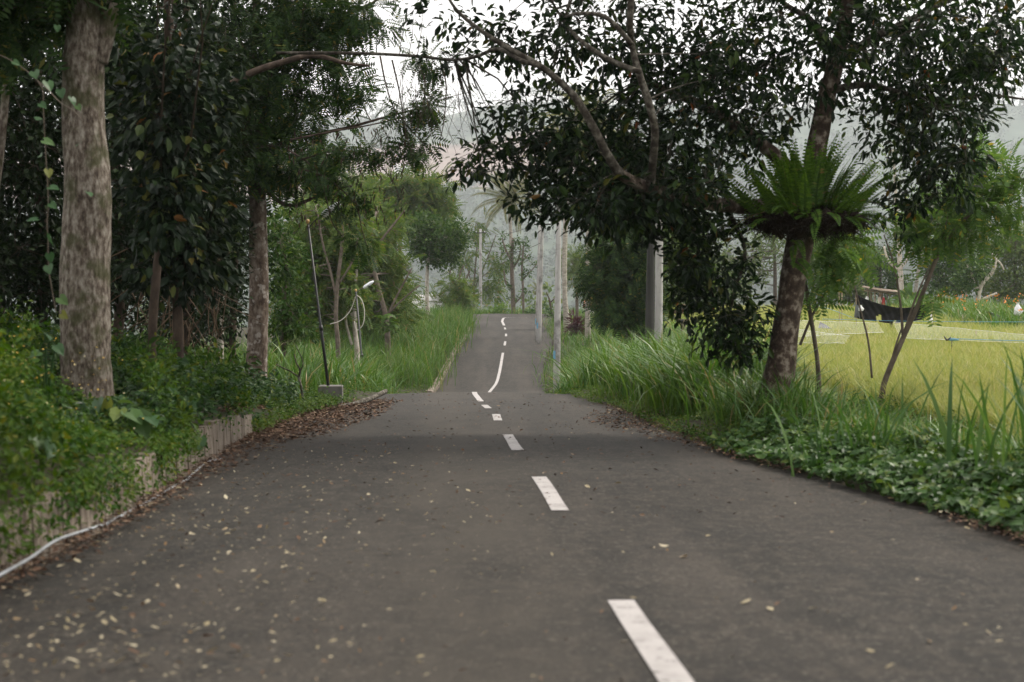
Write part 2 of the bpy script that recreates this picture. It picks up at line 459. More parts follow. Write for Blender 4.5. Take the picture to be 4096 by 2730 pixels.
M['bark_limb'] = noise_mat('lichen_limb_bark', [(.38, (.030, .024, .018)), (.52, (.075, .066, .052)), (.62, (.16, .148, .122)), (.75, (.23, .22, .185))], scale=13, detail=4, rough=.9, bump=.6, bscale=26)
M['bark_white'] = noise_mat('white_bark', [(.3, (.22, .185, .145)), (.5, (.40, .36, .31)), (.7, (.52, .48, .43))], scale=6, rough=.9, bump=.5, bscale=24)
M['palm_bark'] = noise_mat('palm_bark', [(.3, (.17, .145, .115)), (.5, (.31, .285, .24)), (.7, (.42, .39, .34))], scale=5, rough=.9, bump=.6, bscale=20, stretch=(1, 1, 2.5))
M['bark_grey'] = noise_mat('grey_twig_bark', [(.3, (.060, .046, .034)), (.7, (.16, .132, .103))], scale=7, rough=.9)
M['concrete'] = noise_mat('concrete', [(.3, (.10, .096, .088)), (.6, (.17, .163, .152)), (.8, (.22, .212, .20))], scale=3.5, rough=.88, bump=.25, bscale=30, stretch=(2, 2, .35), second=(1.7, .55, .7, (.15, .14, .125), .6))
M['pole_conc'] = noise_mat('pole_concrete', [(.3, (.27, .262, .25)), (.6, (.40, .39, .375)), (.8, (.50, .488, .47))], scale=3.0, rough=.85, stretch=(3, 3, .25), second=(1.6, .50, .66, (.095, .09, .082), .75))
M['pole_dark'] = noise_mat('weathered_pole', [(.3, (.022, .022, .021)), (.6, (.045, .044, .041)), (.8, (.085, .083, .078))], scale=3.0, rough=.85, stretch=(3, 3, .25))
M['wall'] = noise_mat('stained_wall', [(.33, (.045, .034, .024)), (.45, (.15, .12, .092)), (.57, (.27, .228, .185)), (.75, (.35, .305, .255))], scale=6.0, detail=7, rough=.92, bump=.5, bscale=18, stretch=(4, 4, .35), second=(2.5, .55, .68, (.05, .045, .03), .8))
M['kerb'] = noise_mat('kerb_concrete', [(.3, (.12, .095, .075)), (.7, (.27, .225, .185))], scale=4, rough=.92, bump=.5, bscale=20)
M['pipe'] = noise_mat('white_pipe', [(.3, (.22, .23, .24)), (.6, (.38, .40, .42)), (.8, (.46, .475, .49))], scale=5, rough=.5, second=(7.0, .56, .68, (.16, .15, .13), .7))
M['black_metal'] = flat_mat('black_painted_metal', (.016, .017, .017), rough=.45, spec=.5)
M['brass'] = flat_mat('brass_ball', (.50, .33, .12), rough=.4)
M['lamp_white'] = flat_mat('lamp_housing', (.72, .74, .77), rough=.4)
M['cable'] = flat_mat('pale_cable', (.50, .47, .41), rough=.6)
M['wire'] = flat_mat('power_wire', (.03, .03, .032), rough=.6)
M['blue'] = flat_mat('blue_paint', (.14, .33, .47), rough=.6)
M['twine'] = flat_mat('blue_twine', (.10, .28, .42), rough=.6)
M['tarp'] = noise_mat('black_plastic_sheet', [(.3, (.004, .004, .0045)), (.7, (.009, .009, .010))], scale=3, rough=.55, spec=.16, bump=.5, bscale=5)
M['white_plastic'] = flat_mat('white_plastic', (.74, .74, .75), rough=.5)
M['net_black'] = flat_mat('grey_mesh', (.10, .105, .11), rough=.7)
M['wood'] = noise_mat('weathered_wood', [(.3, (.13, .095, .070)), (.7, (.33, .265, .205))], scale=5, rough=.9, stretch=(1, 1, 3))
M['stake'] = noise_mat('bamboo_stake', [(.3, (.22, .16, .10)), (.7, (.40, .31, .21))], scale=6, rough=.8)
M['thatch'] = noise_mat('thatch', [(.3, (.050, .035, .022)), (.7, (.13, .095, .06))], scale=14, rough=.95, bump=.6, bscale=40)
M['roof_white'] = flat_mat('pale_roof_sheet', (.46, .455, .45), rough=.5, var=.1, scale=2)
M['house_wall'] = flat_mat('white_house_wall', (.70, .69, .68), rough=.8)
M['glass_dark'] = flat_mat('dark_window', (.03, .035, .04), rough=.2)
M['tile_orange'] = flat_mat('orange_roof_tile', (.34, .15, .085), rough=.8)
M['red_flower'] = leaf_mat('red_petal', [(0, (.38, .02, .02)), (1, (.60, .05, .04))], rough=.5, trans=.2)
M['orange_flower'] = leaf_mat('orange_petal', [(0, (.50, .17, .02)), (1, (.62, .26, .05))], rough=.5, trans=.2)
M['yellow_flower'] = leaf_mat('yellow_petal', [(0, (.55, .33, .05)), (.7, (.65, .47, .11)), (1, (.70, .62, .40))], rough=.6, trans=.2)
M['root'] = noise_mat('fern_root_mass', [(.3, (.012, .008, .006)), (.7, (.040, .026, .017))], scale=10, rough=.95, bump=1.0, bscale=25)
M['skin'] = flat_mat('skin', (.30, .17, .11), rough=.6)
M['shirt'] = flat_mat('beige_shirt', (.62, .54, .47), rough=.9)
M['trouser'] = flat_mat('dark_trousers', (.035, .038, .05), rough=.9)
M['hat'] = flat_mat('straw_hat', (.50, .40, .31), rough=.9)
M['red_cloth'] = flat_mat('red_cloth', (.40, .03, .04), rough=.9)
M['teal_cloth'] = flat_mat('teal_cloth', (.12, .30, .27), rough=.9)

def net_mat():
    m, nt, out = nodes('white_bird_net')
    b = N(nt, "ShaderNodeBsdfPrincipled", i_Roughness=.8); b.inputs["Base Color"].default_value = (.74, .76, .72, 1)
    t = N(nt, "ShaderNodeBsdfTransparent")
    ms = N(nt, "ShaderNodeMixShader", n_0=.09)
    nt.links.new(t.outputs[0], ms.inputs[1]); nt.links.new(b.outputs[0], ms.inputs[2]); nt.links.new(ms.outputs[0], out.inputs[0])
    return m
M['net'] = net_mat()

def hill_mat():
    m, nt, out = nodes('hillside')
    geo = N(nt, "ShaderNodeNewGeometry")
    ns = N(nt, "ShaderNodeTexNoise", i_Scale=.014, i_Detail=8.0, i_Roughness=.7)
    nt.links.new(geo.outputs["Position"], ns.inputs["Vector"])
    col = ramp(nt, ns.outputs[0], [(.3, (.030, .048, .034)), (.5, (.050, .075, .050)), (.7, (.085, .105, .07))])  # greens greyed like the hill leaves, for a hazier look
    # a cleared strip of bare red earth along the upper slope
    sep = N(nt, "ShaderNodeSeparateXYZ"); nt.links.new(geo.outputs["Position"], sep.inputs[0])
    n2 = N(nt, "ShaderNodeTexNoise", i_Scale=.007, i_Detail=4.0); nt.links.new(geo.outputs["Position"], n2.inputs["Vector"])
    ad = N(nt, "ShaderNodeMath", operation='MULTIPLY_ADD'); ad.inputs[1].default_value = 190.0
    nt.links.new(n2.outputs[0], ad.inputs[0]); nt.links.new(sep.outputs[1], ad.inputs[2])
    band = ramp(nt, None or N(nt, "ShaderNodeMapRange", n_1=1340.0, n_2=1960.0).outputs[0], [(0, (0, 0, 0)), (.28, (0, 0, 0)), (.34, (1, 1, 1)), (.74, (1, 1, 1)), (.80, (0, 0, 0))])
    mr = [n for n in nt.nodes if n.type == 'MAP_RANGE'][0]
    nt.links.new(ad.outputs[0], mr.inputs[0])
    mx = N(nt, "ShaderNodeMix", data_type='RGBA')
    n3 = N(nt, "ShaderNodeTexNoise", i_Scale=.03, i_Detail=5.0); nt.links.new(geo.outputs["Position"], n3.inputs["Vector"])
    br = ramp(nt, n3.outputs[0], [(.35, (.15, .105, .085)), (.65, (.21, .155, .13))])
    xr = N(nt, "ShaderNodeMapRange", n_1=70.0, n_2=190.0, n_3=1.0, n_4=0.0); nt.links.new(sep.outputs[0], xr.inputs[0])
    ml = N(nt, "ShaderNodeMath", operation='MULTIPLY'); nt.links.new(xr.outputs[0], ml.inputs[0]); nt.links.new(band, ml.inputs[1]); band = ml.outputs[0]
    nt.links.new(band, mx.inputs[0]); nt.links.new(col, mx.inputs[6]); nt.links.new(br, mx.inputs[7])
    b = N(nt, "ShaderNodeBsdfPrincipled", i_Roughness=.95); b.inputs["Specular IOR Level"].default_value = .1
    nt.links.new(mx.outputs[2], b.inputs["Base Color"]); nt.links.new(b.outputs[0], out.inputs[0])
    return m
M['hill'] = hill_mat()

# ------------------------------------------------------------------ road line and terrain
RT = np.array([  # y, left edge, centre, right edge, height below the eye
    (-8, -2.3, 1.20, 4.2, -1.12), (0, -2.45, .82, 3.75, -1.25), (6.4, -2.55, .49, 3.35, -1.37), (9.75, -2.65, .33, 3.05, -1.463),
    (11.9, -2.80, .226, 2.66, -1.497), (14.5, -2.95, .06, 2.25, -1.548), (17, -3.10, -.05, 2.1, -1.628), (20.3, -3.25, -.2, 2.0, -1.742),
    (22.3, -3.3, -.25, 2.0, -1.815), (26, -3.2, -.475, 2.0, -1.960), (30, -3.1, -.67, 1.7, -2.14), (35, -3.15, -.93, 1.4, -2.29),
    (40, -3.2, -1.05, 1.3, -2.75), (45, -3.2, -1.05, 1.3, -3.3), (51, -3.2, -1.0, 1.35, -3.62), (57, -3.1, -.90, 1.4, -3.70), (60, -3.0, -.66, 1.4, -3.52),
    (64, -2.9, -.55, 1.4, -3.20), (71, -2.75, -.45, 1.75, -2.65), (77, -2.65, -.38, 2.2, -2.36), (83, -2.6, -.35, 2.25, -2.10), (95, -2.75, -.5, 2.2, -1.80), (107, -3.2, -.75, 1.9, -1.62)])
fXL, fXC, fXR, fH0 = (pchip(RT[:, 0], RT[:, k]) for k in (1, 2, 3, 4))
def fH(y): return CAMZ + fH0(y)
fSL = pchip([-8, 9, 12.5, 18, 25, 32, 45, 57, 70, 110], [.42, .42, .22, .24, .12, .06, .12, .10, .03, 0])
fHILL = pchip([118, 150, 200, 360, 800, 1200, 1650, 1950, 2200, 4000], [-2.0, -7, -30, -48, -12, 52, 163, 247, 275, 200])
def fFIELD(y): return CAMZ - 1.95 + .0135*(np.clip(y, 5, 100)-15)

def T(x, y):
    x = np.asarray(x, float); y = np.asarray(y, float)
    XL, XR, H = fXL(y), fXR(y), fH(y)
    dl, dr = np.maximum(XL-x, 0), np.maximum(x-XR, 0)
    n = 1-smooth(16.5, 24, y)
    sl = fSL(y)
    left = .27*n*(dl > .11) + np.minimum(dl, 7)*sl + np.maximum(dl-7, 0)*.05*(1-smooth(25, 45, y)) - np.maximum(dl-6, 0)*.07*smooth(35, 60, y) + .2*smooth(0, .8, dl)*smooth(50, 65, y)
    bump = (.10*vnoise(x, y, .9, 1) + .05*vnoise(x, y, 2.3, 4))*smooth(.2, 1.2, np.maximum(dl, dr))
    far = 3.6 + 2.2*smooth(22, 40, y)
    w = smooth(.35, far, dr)
    right = .12*smooth(0, .5, dr)
    z = H + left + right*(1-w) + bump*(1-.8*w*(dr > 0))
    z = z*(1-w) + w*(fFIELD(y) + .2*bump)
    plate = smooth(98, 106, y)                     # level shoulder where the road bends away
    z = z*(1-plate) + plate*np.where(dr > 0, CAMZ-1.66 - .004*dr, z)
    hl = CAMZ + fHILL(y) + smooth(800, 1650, y)*(15*np.sin(x*.0037+1.0) + 8*np.sin(x*.011+.5) + 5*np.sin(x*.025+y*.007)) + smooth(1200, 1900, y)*smooth(170, 720, x)*26
    hb = smooth(124, 152, y)
    return z*(1-hb) + hl*hb

def ground_from_pixel(px, py, zmin=2.5, zmax=60.0):
    """first terrain hit of the eye ray through a pixel, used to drop small things on the asphalt"""
    zs = np.linspace(zmin, zmax, 700)
    X = (px-512)*zs/FPX; Z = CAMZ+(HOR-py)*zs/FPX
    h = fH(zs)
    k = np.argmax(Z < h)
    return X[k], zs[k]

ys = np.concatenate([np.arange(-12, 30, .35), np.arange(30, 126, .8), np.arange(126, 300, 6), np.arange(300, 2100, 25), np.arange(2100, 2500, 80)])
dls = np.array([.0, .10, .125, .3, .6, 1, 1.5, 2.2, 3, 4, 5, 6, 7, 8.5, 10, 13, 17, 22, 30, 45, 70, 110, 160, 230, 320, 450, 650, 900, 1250])
drs = np.array([.0, .12, .3, .6, 1, 1.4, 1.8, 2.3, 2.8, 3.4, 4, 5, 6, 8, 10, 13, 17, 22, 28, 36, 46, 60, 80, 110, 160, 230, 320, 450, 650, 900, 1250])
rows = []
for y in ys:
    XL, XR = float(fXL(y)), float(fXR(y))
    xs_ = np.concatenate([(XL-dls)[::-1], np.linspace(XL, XR, 6)[1:-1], XR+drs])
    zz = T(xs_, np.full_like(xs_, y))
    inr = (xs_ >= XL-.001) & (xs_ <= XR+.001)
    zz = np.where(inr & (y < 112), zz-.07, zz)
    if y > 104: zz = np.where((xs_ > -7) & (y < 124), zz-.08, zz)
    rows.append(np.column_stack([xs_, np.full_like(xs_, y), zz]))
GV = np.array(rows); nr, nc = GV.shape[:2]
gi, gj = np.meshgrid(np.arange(nr-1), np.arange(nc-1), indexing='ij')
a0 = gi*nc+gj
GF = np.stack([np.stack([a0, a0+1, a0+nc+1], -1), np.stack([a0, a0+nc+1, a0+nc], -1)], 2).reshape(-1, 3)
fc = GV.reshape(-1, 3)[GF].mean(1)
mi = np.where(fc[:, 1] > 150, 2, np.where((fc[:, 0]-fXR(fc[:, 1]) > 3.6) & (fc[:, 1] > 13) & (fc[:, 1] < 97), 1, 0))
gg = Geo(); gg.add(GV.reshape(-1, 3), GF, True); gg.M[-1] = mi
tag(gg.build('ground', [M['soil'], M['paddy'], M['hill']]), kind='structure')

# road sheet, running up the hill and away round the bend
yy = np.arange(-9, 107.01, .5)
Lp = np.column_stack([fXL(yy), yy]); Cp = np.column_stack([fXC(yy), yy]); Rp = np.column_stack([fXR(yy), yy]); Hp = fH(yy)
bl = crom(np.array([[-3.2, 107], [-3.0, 113], [-1.5, 117.3], [2, 119.6], [8, 121], [20, 122], [34, 122.5]]), 8)[1:]
bc = crom(np.array([[-.75, 107], [-.55, 111.2], [.6, 114.5], [3, 116.6], [8.3, 118], [20, 119], [34, 119.4]]), 8)[1:]
br_ = crom(np.array([[1.9, 107], [2.2, 109], [3.0, 111], [4.4, 113], [8.7, 114.7], [20, 115.6], [34, 116]]), 8)[1:]
bh = CAMZ + crom(np.array([[-1.62], [-1.60], [-1.60], [-1.63], [-1.68], [-1.78], [-1.9]]), 8)[1:, 0]
Lp = np.vstack([Lp, bl]); Cp = np.vstack([Cp, bc]); Rp = np.vstack([Rp, br_]); Hp = np.concatenate([Hp, bh])
jit = .05*np.array([vnoise(y, 3.0, 2.2, 2) for y in Lp[:, 1]]); jit2 = .07*np.array([vnoise(y, 8.0, 2.0, 5) for y in Rp[:, 1]])
cols = []
for f in (0, .15, .3, .5, .7, .85, 1):
    xy = Lp*(1-2*f)+Cp*2*f if f <= .5 else Cp*(2-2*f)+Rp*(2*f-1)
    xy = xy.copy()
    if f == 0: xy[:, 0] += jit
    if f == 1: xy[:, 0] += jit2
    z = Hp + np.concatenate([np.zeros(len(yy)), np.linspace(0, 1, len(bh)).clip(0, .12)/.12*(.50-.62*f)]) + .045*(1-(2*f-1)**2) - .03 + .012*vnoise(xy[:, 0], xy[:, 1], .5, 3)
    cols.append(np.column_stack([xy, z]))
RV = np.array(cols).transpose(1, 0, 2); rn, rc = RV.shape[:2]
gi, gj = np.meshgrid(np.arange(rn-1), np.arange(rc-1), indexing='ij'); a0 = gi*rc+gj
RF = np.stack([np.stack([a0, a0+1, a0+rc+1], -1), np.stack([a0, a0+rc+1, a0+rc], -1)], 2).reshape(-1, 3)
rg = Geo(); rg.add(RV.reshape(-1, 3), RF, True)
road = tag(rg.build('road', M['asphalt']), kind='structure')

# painted centre line: one sheet for each dash, lying on the asphalt
CL = np.column_stack([RV[:, 3, 0], RV[:, 3, 1], RV[:, 3, 2]])
clen = np.concatenate([[0], np.cumsum(np.linalg.norm(np.diff(CL[:, :2], axis=0), axis=1))])
def s_of_y(y): return np.interp(y, CL[:len(yy), 1], clen[:len(yy)])
def dash(y0, y1, s0=None, s1=None, w=.122):
    s0 = s_of_y(y0) if s0 is None else s0; s1 = s_of_y(y1) if s1 is None else s1
    s = np.linspace(s0, s1, max(3, int((s1-s0)/.4)))
    P = np.column_stack([np.interp(s, clen, CL[:, k]) for k in range(3)])
    d = unit(np.gradient(P[:, :2], axis=0)); nrm = np.column_stack([-d[:, 1], d[:, 0]])
    w1 = w/2*(1+rng.normal(0, .035, len(s))); w2 = w/2*(1+rng.normal(0, .035, len(s)))
    V = np.zeros((len(s), 2, 3)); V[:, 0, :2] = P[:, :2]+nrm*w1[:, None]; V[:, 1, :2] = P[:, :2]-nrm*w2[:, None]; V[:, :, 2] = P[:, 2:3]+.006
    i = np.arange(len(s)-1)*2
    F = np.concatenate([np.stack([i, i+1, i+3], -1), np.stack([i, i+3, i+2], -1)])
    Geo().add(V.reshape(-1, 3), F).build('lane_marking', M['paint'], road)
for a, b in [(-4.5, -2.2), (3.0, 6.4), (9.75, 11.9), (14.5, 17.0), (20.3, 22.3), (25.0, 27.0), (29.4, 35.2), (56.0, 71.0), (75.4, 78.3), (82.5, 85.2), (90.5, 93.5)]:
    dash(a, b)
dash(0, 0, s_of_y(97.5), clen[-1]-1, w=.17)

# ------------------------------------------------------------------ plant builders
def crown_leaves(blobs, per, size, aspect, spread, droop, shell=.5):
    PO, D, UP, CC = [], [], [], []
    for c, r, n in blobs:
        u = rand_dirs(n); rad = rng.random(n)**shell
        cc = c + u*rad[:, None]*r
        ax = unit(u*np.array([1, 1, .8]) + rng.normal(0, .5, (n, 3)) + np.array([0, 0, .25]))
        k = per
        q = rng.normal(0, 1, (n, k, 3)); q = unit(q)
        t = rng.random((n, k, 1))
        pos = cc[:, None] + ax[:, None]*(t-.5)*spread*1.6 + q*spread*.28
        d = unit(q + ax[:, None]*.7 + np.array([0, 0, -droop]))
        up = unit(np.array([0, 0, 1.0]) + rng.normal(0, .55, (n, k, 3)) - d*.1)
        PO.append(pos.reshape(-1, 3)); D.append(d.reshape(-1, 3)); UP.append(up.reshape(-1, 3)); CC.append(cc)
    PO = np.concatenate(PO); D = np.concatenate(D); UP = np.concatenate(UP); CC = np.concatenate(CC)
    L = rng.uniform(size[0], size[1], len(PO)); W = L*aspect*rng.uniform(.8, 1.2, len(PO))
    return PO, D, UP, L, W, CC

def leaf_objects(parent, mesh, pos, d, up, L, W, name='leaf'):
    d = unit(d); side = unit(np.cross(up, d)); nn = np.cross(d, side)
    base = Vector(parent.location) if parent.type == 'EMPTY' else Vector((0, 0, 0))
    for i in range(len(pos)):
        o = bpy.data.objects.new(name, mesh)
        COL.objects.link(o); o.parent = parent
        m = Matrix(((d[i][0]*L[i], side[i][0]*W[i], nn[i][0]*L[i], pos[i][0]-base.x),
                    (d[i][1]*L[i], side[i][1]*W[i], nn[i][1]*L[i], pos[i][1]-base.y),
                    (d[i][2]*L[i], side[i][2]*W[i], nn[i][2]*L[i], pos[i][2]-base.z), (0, 0, 0, 1)))
        o.matrix_local = m

def pick_front(pos, L, n, cell=5.0):
    """the n leaves that show largest: nearest one of each small patch of the view"""
    px = 512+FPX*pos[:, 0]/pos[:, 1]; py = HOR-FPX*(pos[:, 2]-CAMZ)/pos[:, 1]
    ok = (px > 2) & (px < 1022) & (py > 2) & (py < 680)
    key = (px//cell).astype(int)*1000+(py//cell).astype(int)
    order = np.argsort(pos[:, 1])
    seen, out = set(), []
    for i in order:
        if ok[i] and key[i] not in seen:
            seen.add(key[i]); out.append(i)
    out = np.array(out, int)
    sc_ = L[out]/pos[out, 1]
    return out[np.argsort(-sc_)][:n]

def pxblobs(bl, z):
    out = []
    for b in bl:
        zz = b[6] if len(b) > 6 else z
        out.append((at(b[0], b[1], zz), np.array([b[2]*zz/FPX, b[4], b[3]*zz/FPX]), b[5]))
    return out

def pts_from(tr, z):
    P = np.array([at(t[0], t[1], z+(t[3] if len(t) > 3 else 0)) for t in tr]); r = np.array([t[2]/2*z/FPX for t in tr])
    return P, r

LEAFMESH = {}
def leaf_mesh(tmpl, mat):
    k = (tmpl, mat.name)
    if k not in LEAFMESH:
        tv, tf = TEMPL[tmpl]
        LEAFMESH[k] = Geo().add(tv, tf).mesh('leaf', mat)
    return LEAFMESH[k]

def tree(name, label, z, trunk, limbs, blobs, leaf, leafm, barkm, limbm=None, cat='tree', group=None, twig=.8, big=0, rough=.05, sides=10, twigr=1.0, extra=None, ground=True):
    limbm = limbm or barkm
    P, r = pts_from(trunk, z)
    g0 = float(T(P[0][0], P[0][1]))
    if ground:
        if P[0][2] > g0-.05:
            P = np.vstack([[P[0][0], P[0][1], g0-.2], P]); r = np.concatenate([[r[0]*1.15], r])
    root = thing(name, label, cat, (P[0][0], P[0][1], g0 if ground else P[0][2]), group)
    g = Geo(); sk = [tube(g, P, r, sides, 5, rough, seed=z)]
    trunk_o = g.build('trunk', barkm, root)
    sk[0] = sk[0][len(sk[0])//3:]
    for lb in limbs:
        Pl, rl = pts_from(lb, z)
        g = Geo(); sk.append(tube(g, Pl, rl, max(5, sides-3), 5, rough, seed=lb[0][0])[2:])
        g.build('branch', barkm if lb[0][2] > 14 else limbm, root)
    SK = np.concatenate(sk)
    if not blobs:
        return root, SK
    wb = pxblobs(blobs, z)
    if leaf['t'] in ('pinnate', 'feather'):
        dflt = dict(asp=1.0)
    else:
        dflt = dict(asp=.42)
    PO, D, UP, L, W, CC = crown_leaves(wb, leaf['per'], leaf['size'], leaf.get('asp', dflt['asp']), leaf['spread'], leaf['droop'], leaf.get('shell', .5))
    if leaf.get('clear') is not None:
        k = ~leaf['clear'](PO); PO, D, UP, L, W = PO[k], D[k], UP[k], L[k], W[k]; CC = CC[~leaf['clear'](CC)]
    if twig > 0:
        tg = Geo()
        sel = CC[rng.random(len(CC)) < twig]
        nh = max(2, len(sel)//9)
        hubs = sel[:0]
        idx = rng.permutation(len(sel)); hubs = sel[idx[:nh]]; rest = sel[idx[nh:]]
        dd = np.linalg.norm(hubs[:, None]-SK[None], axis=2); a = SK[dd.argmin(1)]
        ln = np.linalg.norm(hubs-a, axis=1)
        hubc = a+(hubs-a)*.8
        multi_twigs(tg, a, hubs, twigr*np.minimum(.005+.010*ln, .022), twigr*.004, .08)
        S2 = np.vstack([SK, hubs, hubc])
        if len(rest):
            dd = np.linalg.norm(rest[:, None]-S2[None], axis=2); b = S2[dd.argmin(1)]
            l2 = np.linalg.norm(rest-b, axis=1)
            multi_twigs(tg, b, rest, twigr*np.minimum(.003+.006*l2, .012), twigr*.002, .05)
        tag(tg.build('twigs', limbm, root), kind='stuff')
    keep = np.ones(len(PO), bool)
    if big:
        s = pick_front(PO, L, big)
        keep[s] = False
        leaf_objects(root, leaf_mesh(leaf['t'], leafm), PO[s], D[s], UP[s], L[s], W[s])
    g = Geo(); put_leaves(g, PO[keep], D[keep], UP[keep], L[keep], W[keep], leaf['t'])
    if extra: extra(g, CC)
    tag(g.build('crown', leafm, root), kind='stuff')
    return root, SK

LF_BIG = dict(t='oval', per=12, size=(.055, .165), asp=.42, spread=.29, droop=.55, shell=.45)
def near_fern(P):
    px = 512+FPX*P[:, 0]/P[:, 1]; py = HOR-FPX*(P[:, 2]-CAMZ)/P[:, 1]
    return ((((px-806)/80)**2+((py-188)/54)**2 < 1) & (P[:, 1] < 17.2)) | ((px > 641) & (px < 667) & (py > 246) & (py < 420))
LF_BIG['clear'] = near_fern
LF_FIG = dict(t='oval', per=8, size=(.10, .19), asp=.55, spread=.30, droop=.8, shell=.4)
LF_WOOD = dict(t='diamond', per=14, size=(.08, .15), asp=.5, spread=.45, droop=.5, shell=.5)
LF_PIN = dict(t='pinnate', per=5, size=(.22, .38), spread=.35, droop=.55)
LF_FEA = dict(t='pinnate', per=5, size=(.38, .72), spread=.55, droop=.35, asp=.9)
LF_RND = dict(t='diamond', per=16, size=(.10, .18), asp=.5, spread=.42, droop=.15, shell=.4)

# ------------------------------------------------------------------ woods on the bank beside the road
tree('tree', 'thick straight trunk with grey-tan bark and moss, nearest tree on the bank', 13.5,
     [(92, 425, 60), (88, 405, 54), (86, 360, 50), (85, 300, 49), (86, 240, 47), (88, 190, 46), (84, 130, 43), (83, 70, 40), (86, 30, 37), (82, -20, 33), (76, -90, 30), (70, -170, 26)],
     [[(98, 62, 20), (105, 35, 19), (111, 0, 17), (118, -60, 14), (130, -140, 10)], [(76, -90, 18), (40, -150, 13), (0, -190, 8)], [(72, -150, 15), (120, -210, 10), (170, -250, 6)]],
     [(40, -20, 90, 32, 1.2, 90), (90, -130, 150, 70, 2.0, 150), (-40, 10, 70, 45, 1.2, 70)], LF_PIN, M['pinn_leaf'], M['bark_pale'], sides=28, rough=.045)
tree('tree', 'slimmer pale-barked tree behind the thick trunk, at the end of the low wall', 25,
     [(254, 392, 30), (256, 370, 23), (258, 330, 20.5), (259, 280, 19), (258, 235, 18), (258, 200, 17)],
     [[(257, 205, 12), (250, 170, 10.5), (247, 130, 10), (250, 70, 9), (256, 10, 8), (262, -70, 6)], [(258, 202, 14), (262, 165, 12), (263, 110, 11), (272, 50, 9), (285, -10, 7), (290, -80, 5)],
      [(206, 106, 6, -4), (225, 89, 6.5, -4), (251, 73, 6, -4), (283, 62, 5.4, -4), (307, 56, 4.8, -4), (323, 57, 4.2, -4), (345, 63, 3.2, -4), (370, 66, 2, -4)],
      [(263, 150, 5), (300, 138, 4), (350, 127, 3), (400, 113, 2), (425, 108, 1.5)], [(250, 165, 5), (285, 205, 4), (330, 190, 2.6), (352, 186, 2)], [(272, 50, 6), (320, 20, 4), (370, 5, 3), (400, -30, 2)]],
     [(250, 60, 60, 60, 1.6, 170), (270, 158, 62, 30, 1.4, 105), (305, 105, 45, 32, 1.3, 60), (310, 25, 45, 40, 1.4, 110), (250, -30, 110, 60, 2.2, 150), (390, -165, 140, 55, 3.0, 150), (510, -190, 120, 55, 3.2, 130), (355, 20, 45, 24, 1.2, 46), (345, 88, 32, 22, 1.0, 30),  # highest blobs lie out of view, added to shade the road
      (312, 168, 30, 16, 1.0, 34), (225, 130, 40, 50, 1.2, 90), (222, 210, 22, 36, .8, 50)], LF_PIN, M['pinn_leaf'], M['bark_tan'], M['bark_dark'], sides=16, rough=.05)
tree('tree', 'slim pale trunk half hidden in leaves between the thick trunk and the pale-barked tree', 29,
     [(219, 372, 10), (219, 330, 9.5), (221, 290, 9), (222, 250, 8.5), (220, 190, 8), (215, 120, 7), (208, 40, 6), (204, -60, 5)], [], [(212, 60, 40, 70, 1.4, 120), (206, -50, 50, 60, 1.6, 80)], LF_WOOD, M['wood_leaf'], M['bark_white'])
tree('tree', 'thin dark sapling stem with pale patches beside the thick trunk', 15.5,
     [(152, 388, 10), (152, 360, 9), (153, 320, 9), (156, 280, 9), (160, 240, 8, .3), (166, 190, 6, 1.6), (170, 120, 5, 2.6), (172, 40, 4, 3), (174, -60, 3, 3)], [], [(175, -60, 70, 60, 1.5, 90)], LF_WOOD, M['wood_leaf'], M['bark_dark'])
tree('tree', 'pale forked stem at the left edge, in front of dark foliage', 15,
     [(-18, 330, 12), (-10, 230, 10), (0, 150, 9), (6, 90, 8), (9, 50, 7.5), (14, 20, 6), (18, -40, 5)], [[(9, 55, 5), (22, 35, 4), (40, 18, 3), (60, 5, 2)]], [(10, -60, 50, 40, 1, 60)], LF_WOOD, M['wood_leaf'], M['bark_pale'])

def dead_fronds(g, C):
    pass
climb_root, _ = tree('climbing_fig', 'large-leaved dark green climber smothering a tree right of the thick trunk', 17,
     [(178, 372, 11), (178, 330, 10), (176, 270, 10), (172, 200, 9), (170, 120, 8), (168, 40, 7), (166, -40, 6)], [[(176, 230, 5), (190, 180, 4), (205, 150, 3)], [(172, 160, 5), (140, 110, 4), (125, 80, 2.5)]],
     [(165, 55, 48, 48, 1.0, 120), (172, 120, 55, 60, 1.0, 190), (180, 200, 50, 55, .9, 170), (200, 258, 27, 36, .7, 70), (160, 262, 26, 30, .6, 40), (205, 100, 28, 50, .8, 60), (168, 130, 38, 95, .35, 130, 15.6), (160, 215, 26, 40, .3, 46, 15.4)],
     LF_FIG, M['fig_leaf'], M['bark_dark'], cat='climber', big=300)
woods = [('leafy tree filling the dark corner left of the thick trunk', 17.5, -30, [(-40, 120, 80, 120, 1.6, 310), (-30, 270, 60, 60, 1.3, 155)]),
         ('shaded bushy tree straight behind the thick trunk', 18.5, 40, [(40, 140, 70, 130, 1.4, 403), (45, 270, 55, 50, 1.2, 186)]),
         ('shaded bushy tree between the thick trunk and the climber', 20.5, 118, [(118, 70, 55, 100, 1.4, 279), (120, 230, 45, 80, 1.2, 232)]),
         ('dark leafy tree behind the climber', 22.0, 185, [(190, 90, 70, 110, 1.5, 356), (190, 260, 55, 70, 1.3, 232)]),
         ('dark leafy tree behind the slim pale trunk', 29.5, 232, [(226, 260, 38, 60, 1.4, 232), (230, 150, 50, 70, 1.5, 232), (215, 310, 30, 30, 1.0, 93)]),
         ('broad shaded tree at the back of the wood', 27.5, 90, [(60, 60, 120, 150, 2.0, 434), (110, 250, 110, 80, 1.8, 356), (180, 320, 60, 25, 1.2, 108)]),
         ('tall shaded tree deepest in the wood', 33.0, 0, [(0, 50, 130, 180, 2.4, 403), (10, 240, 120, 70, 2.0, 263), (140, -30, 120, 80, 2.2, 248)])]
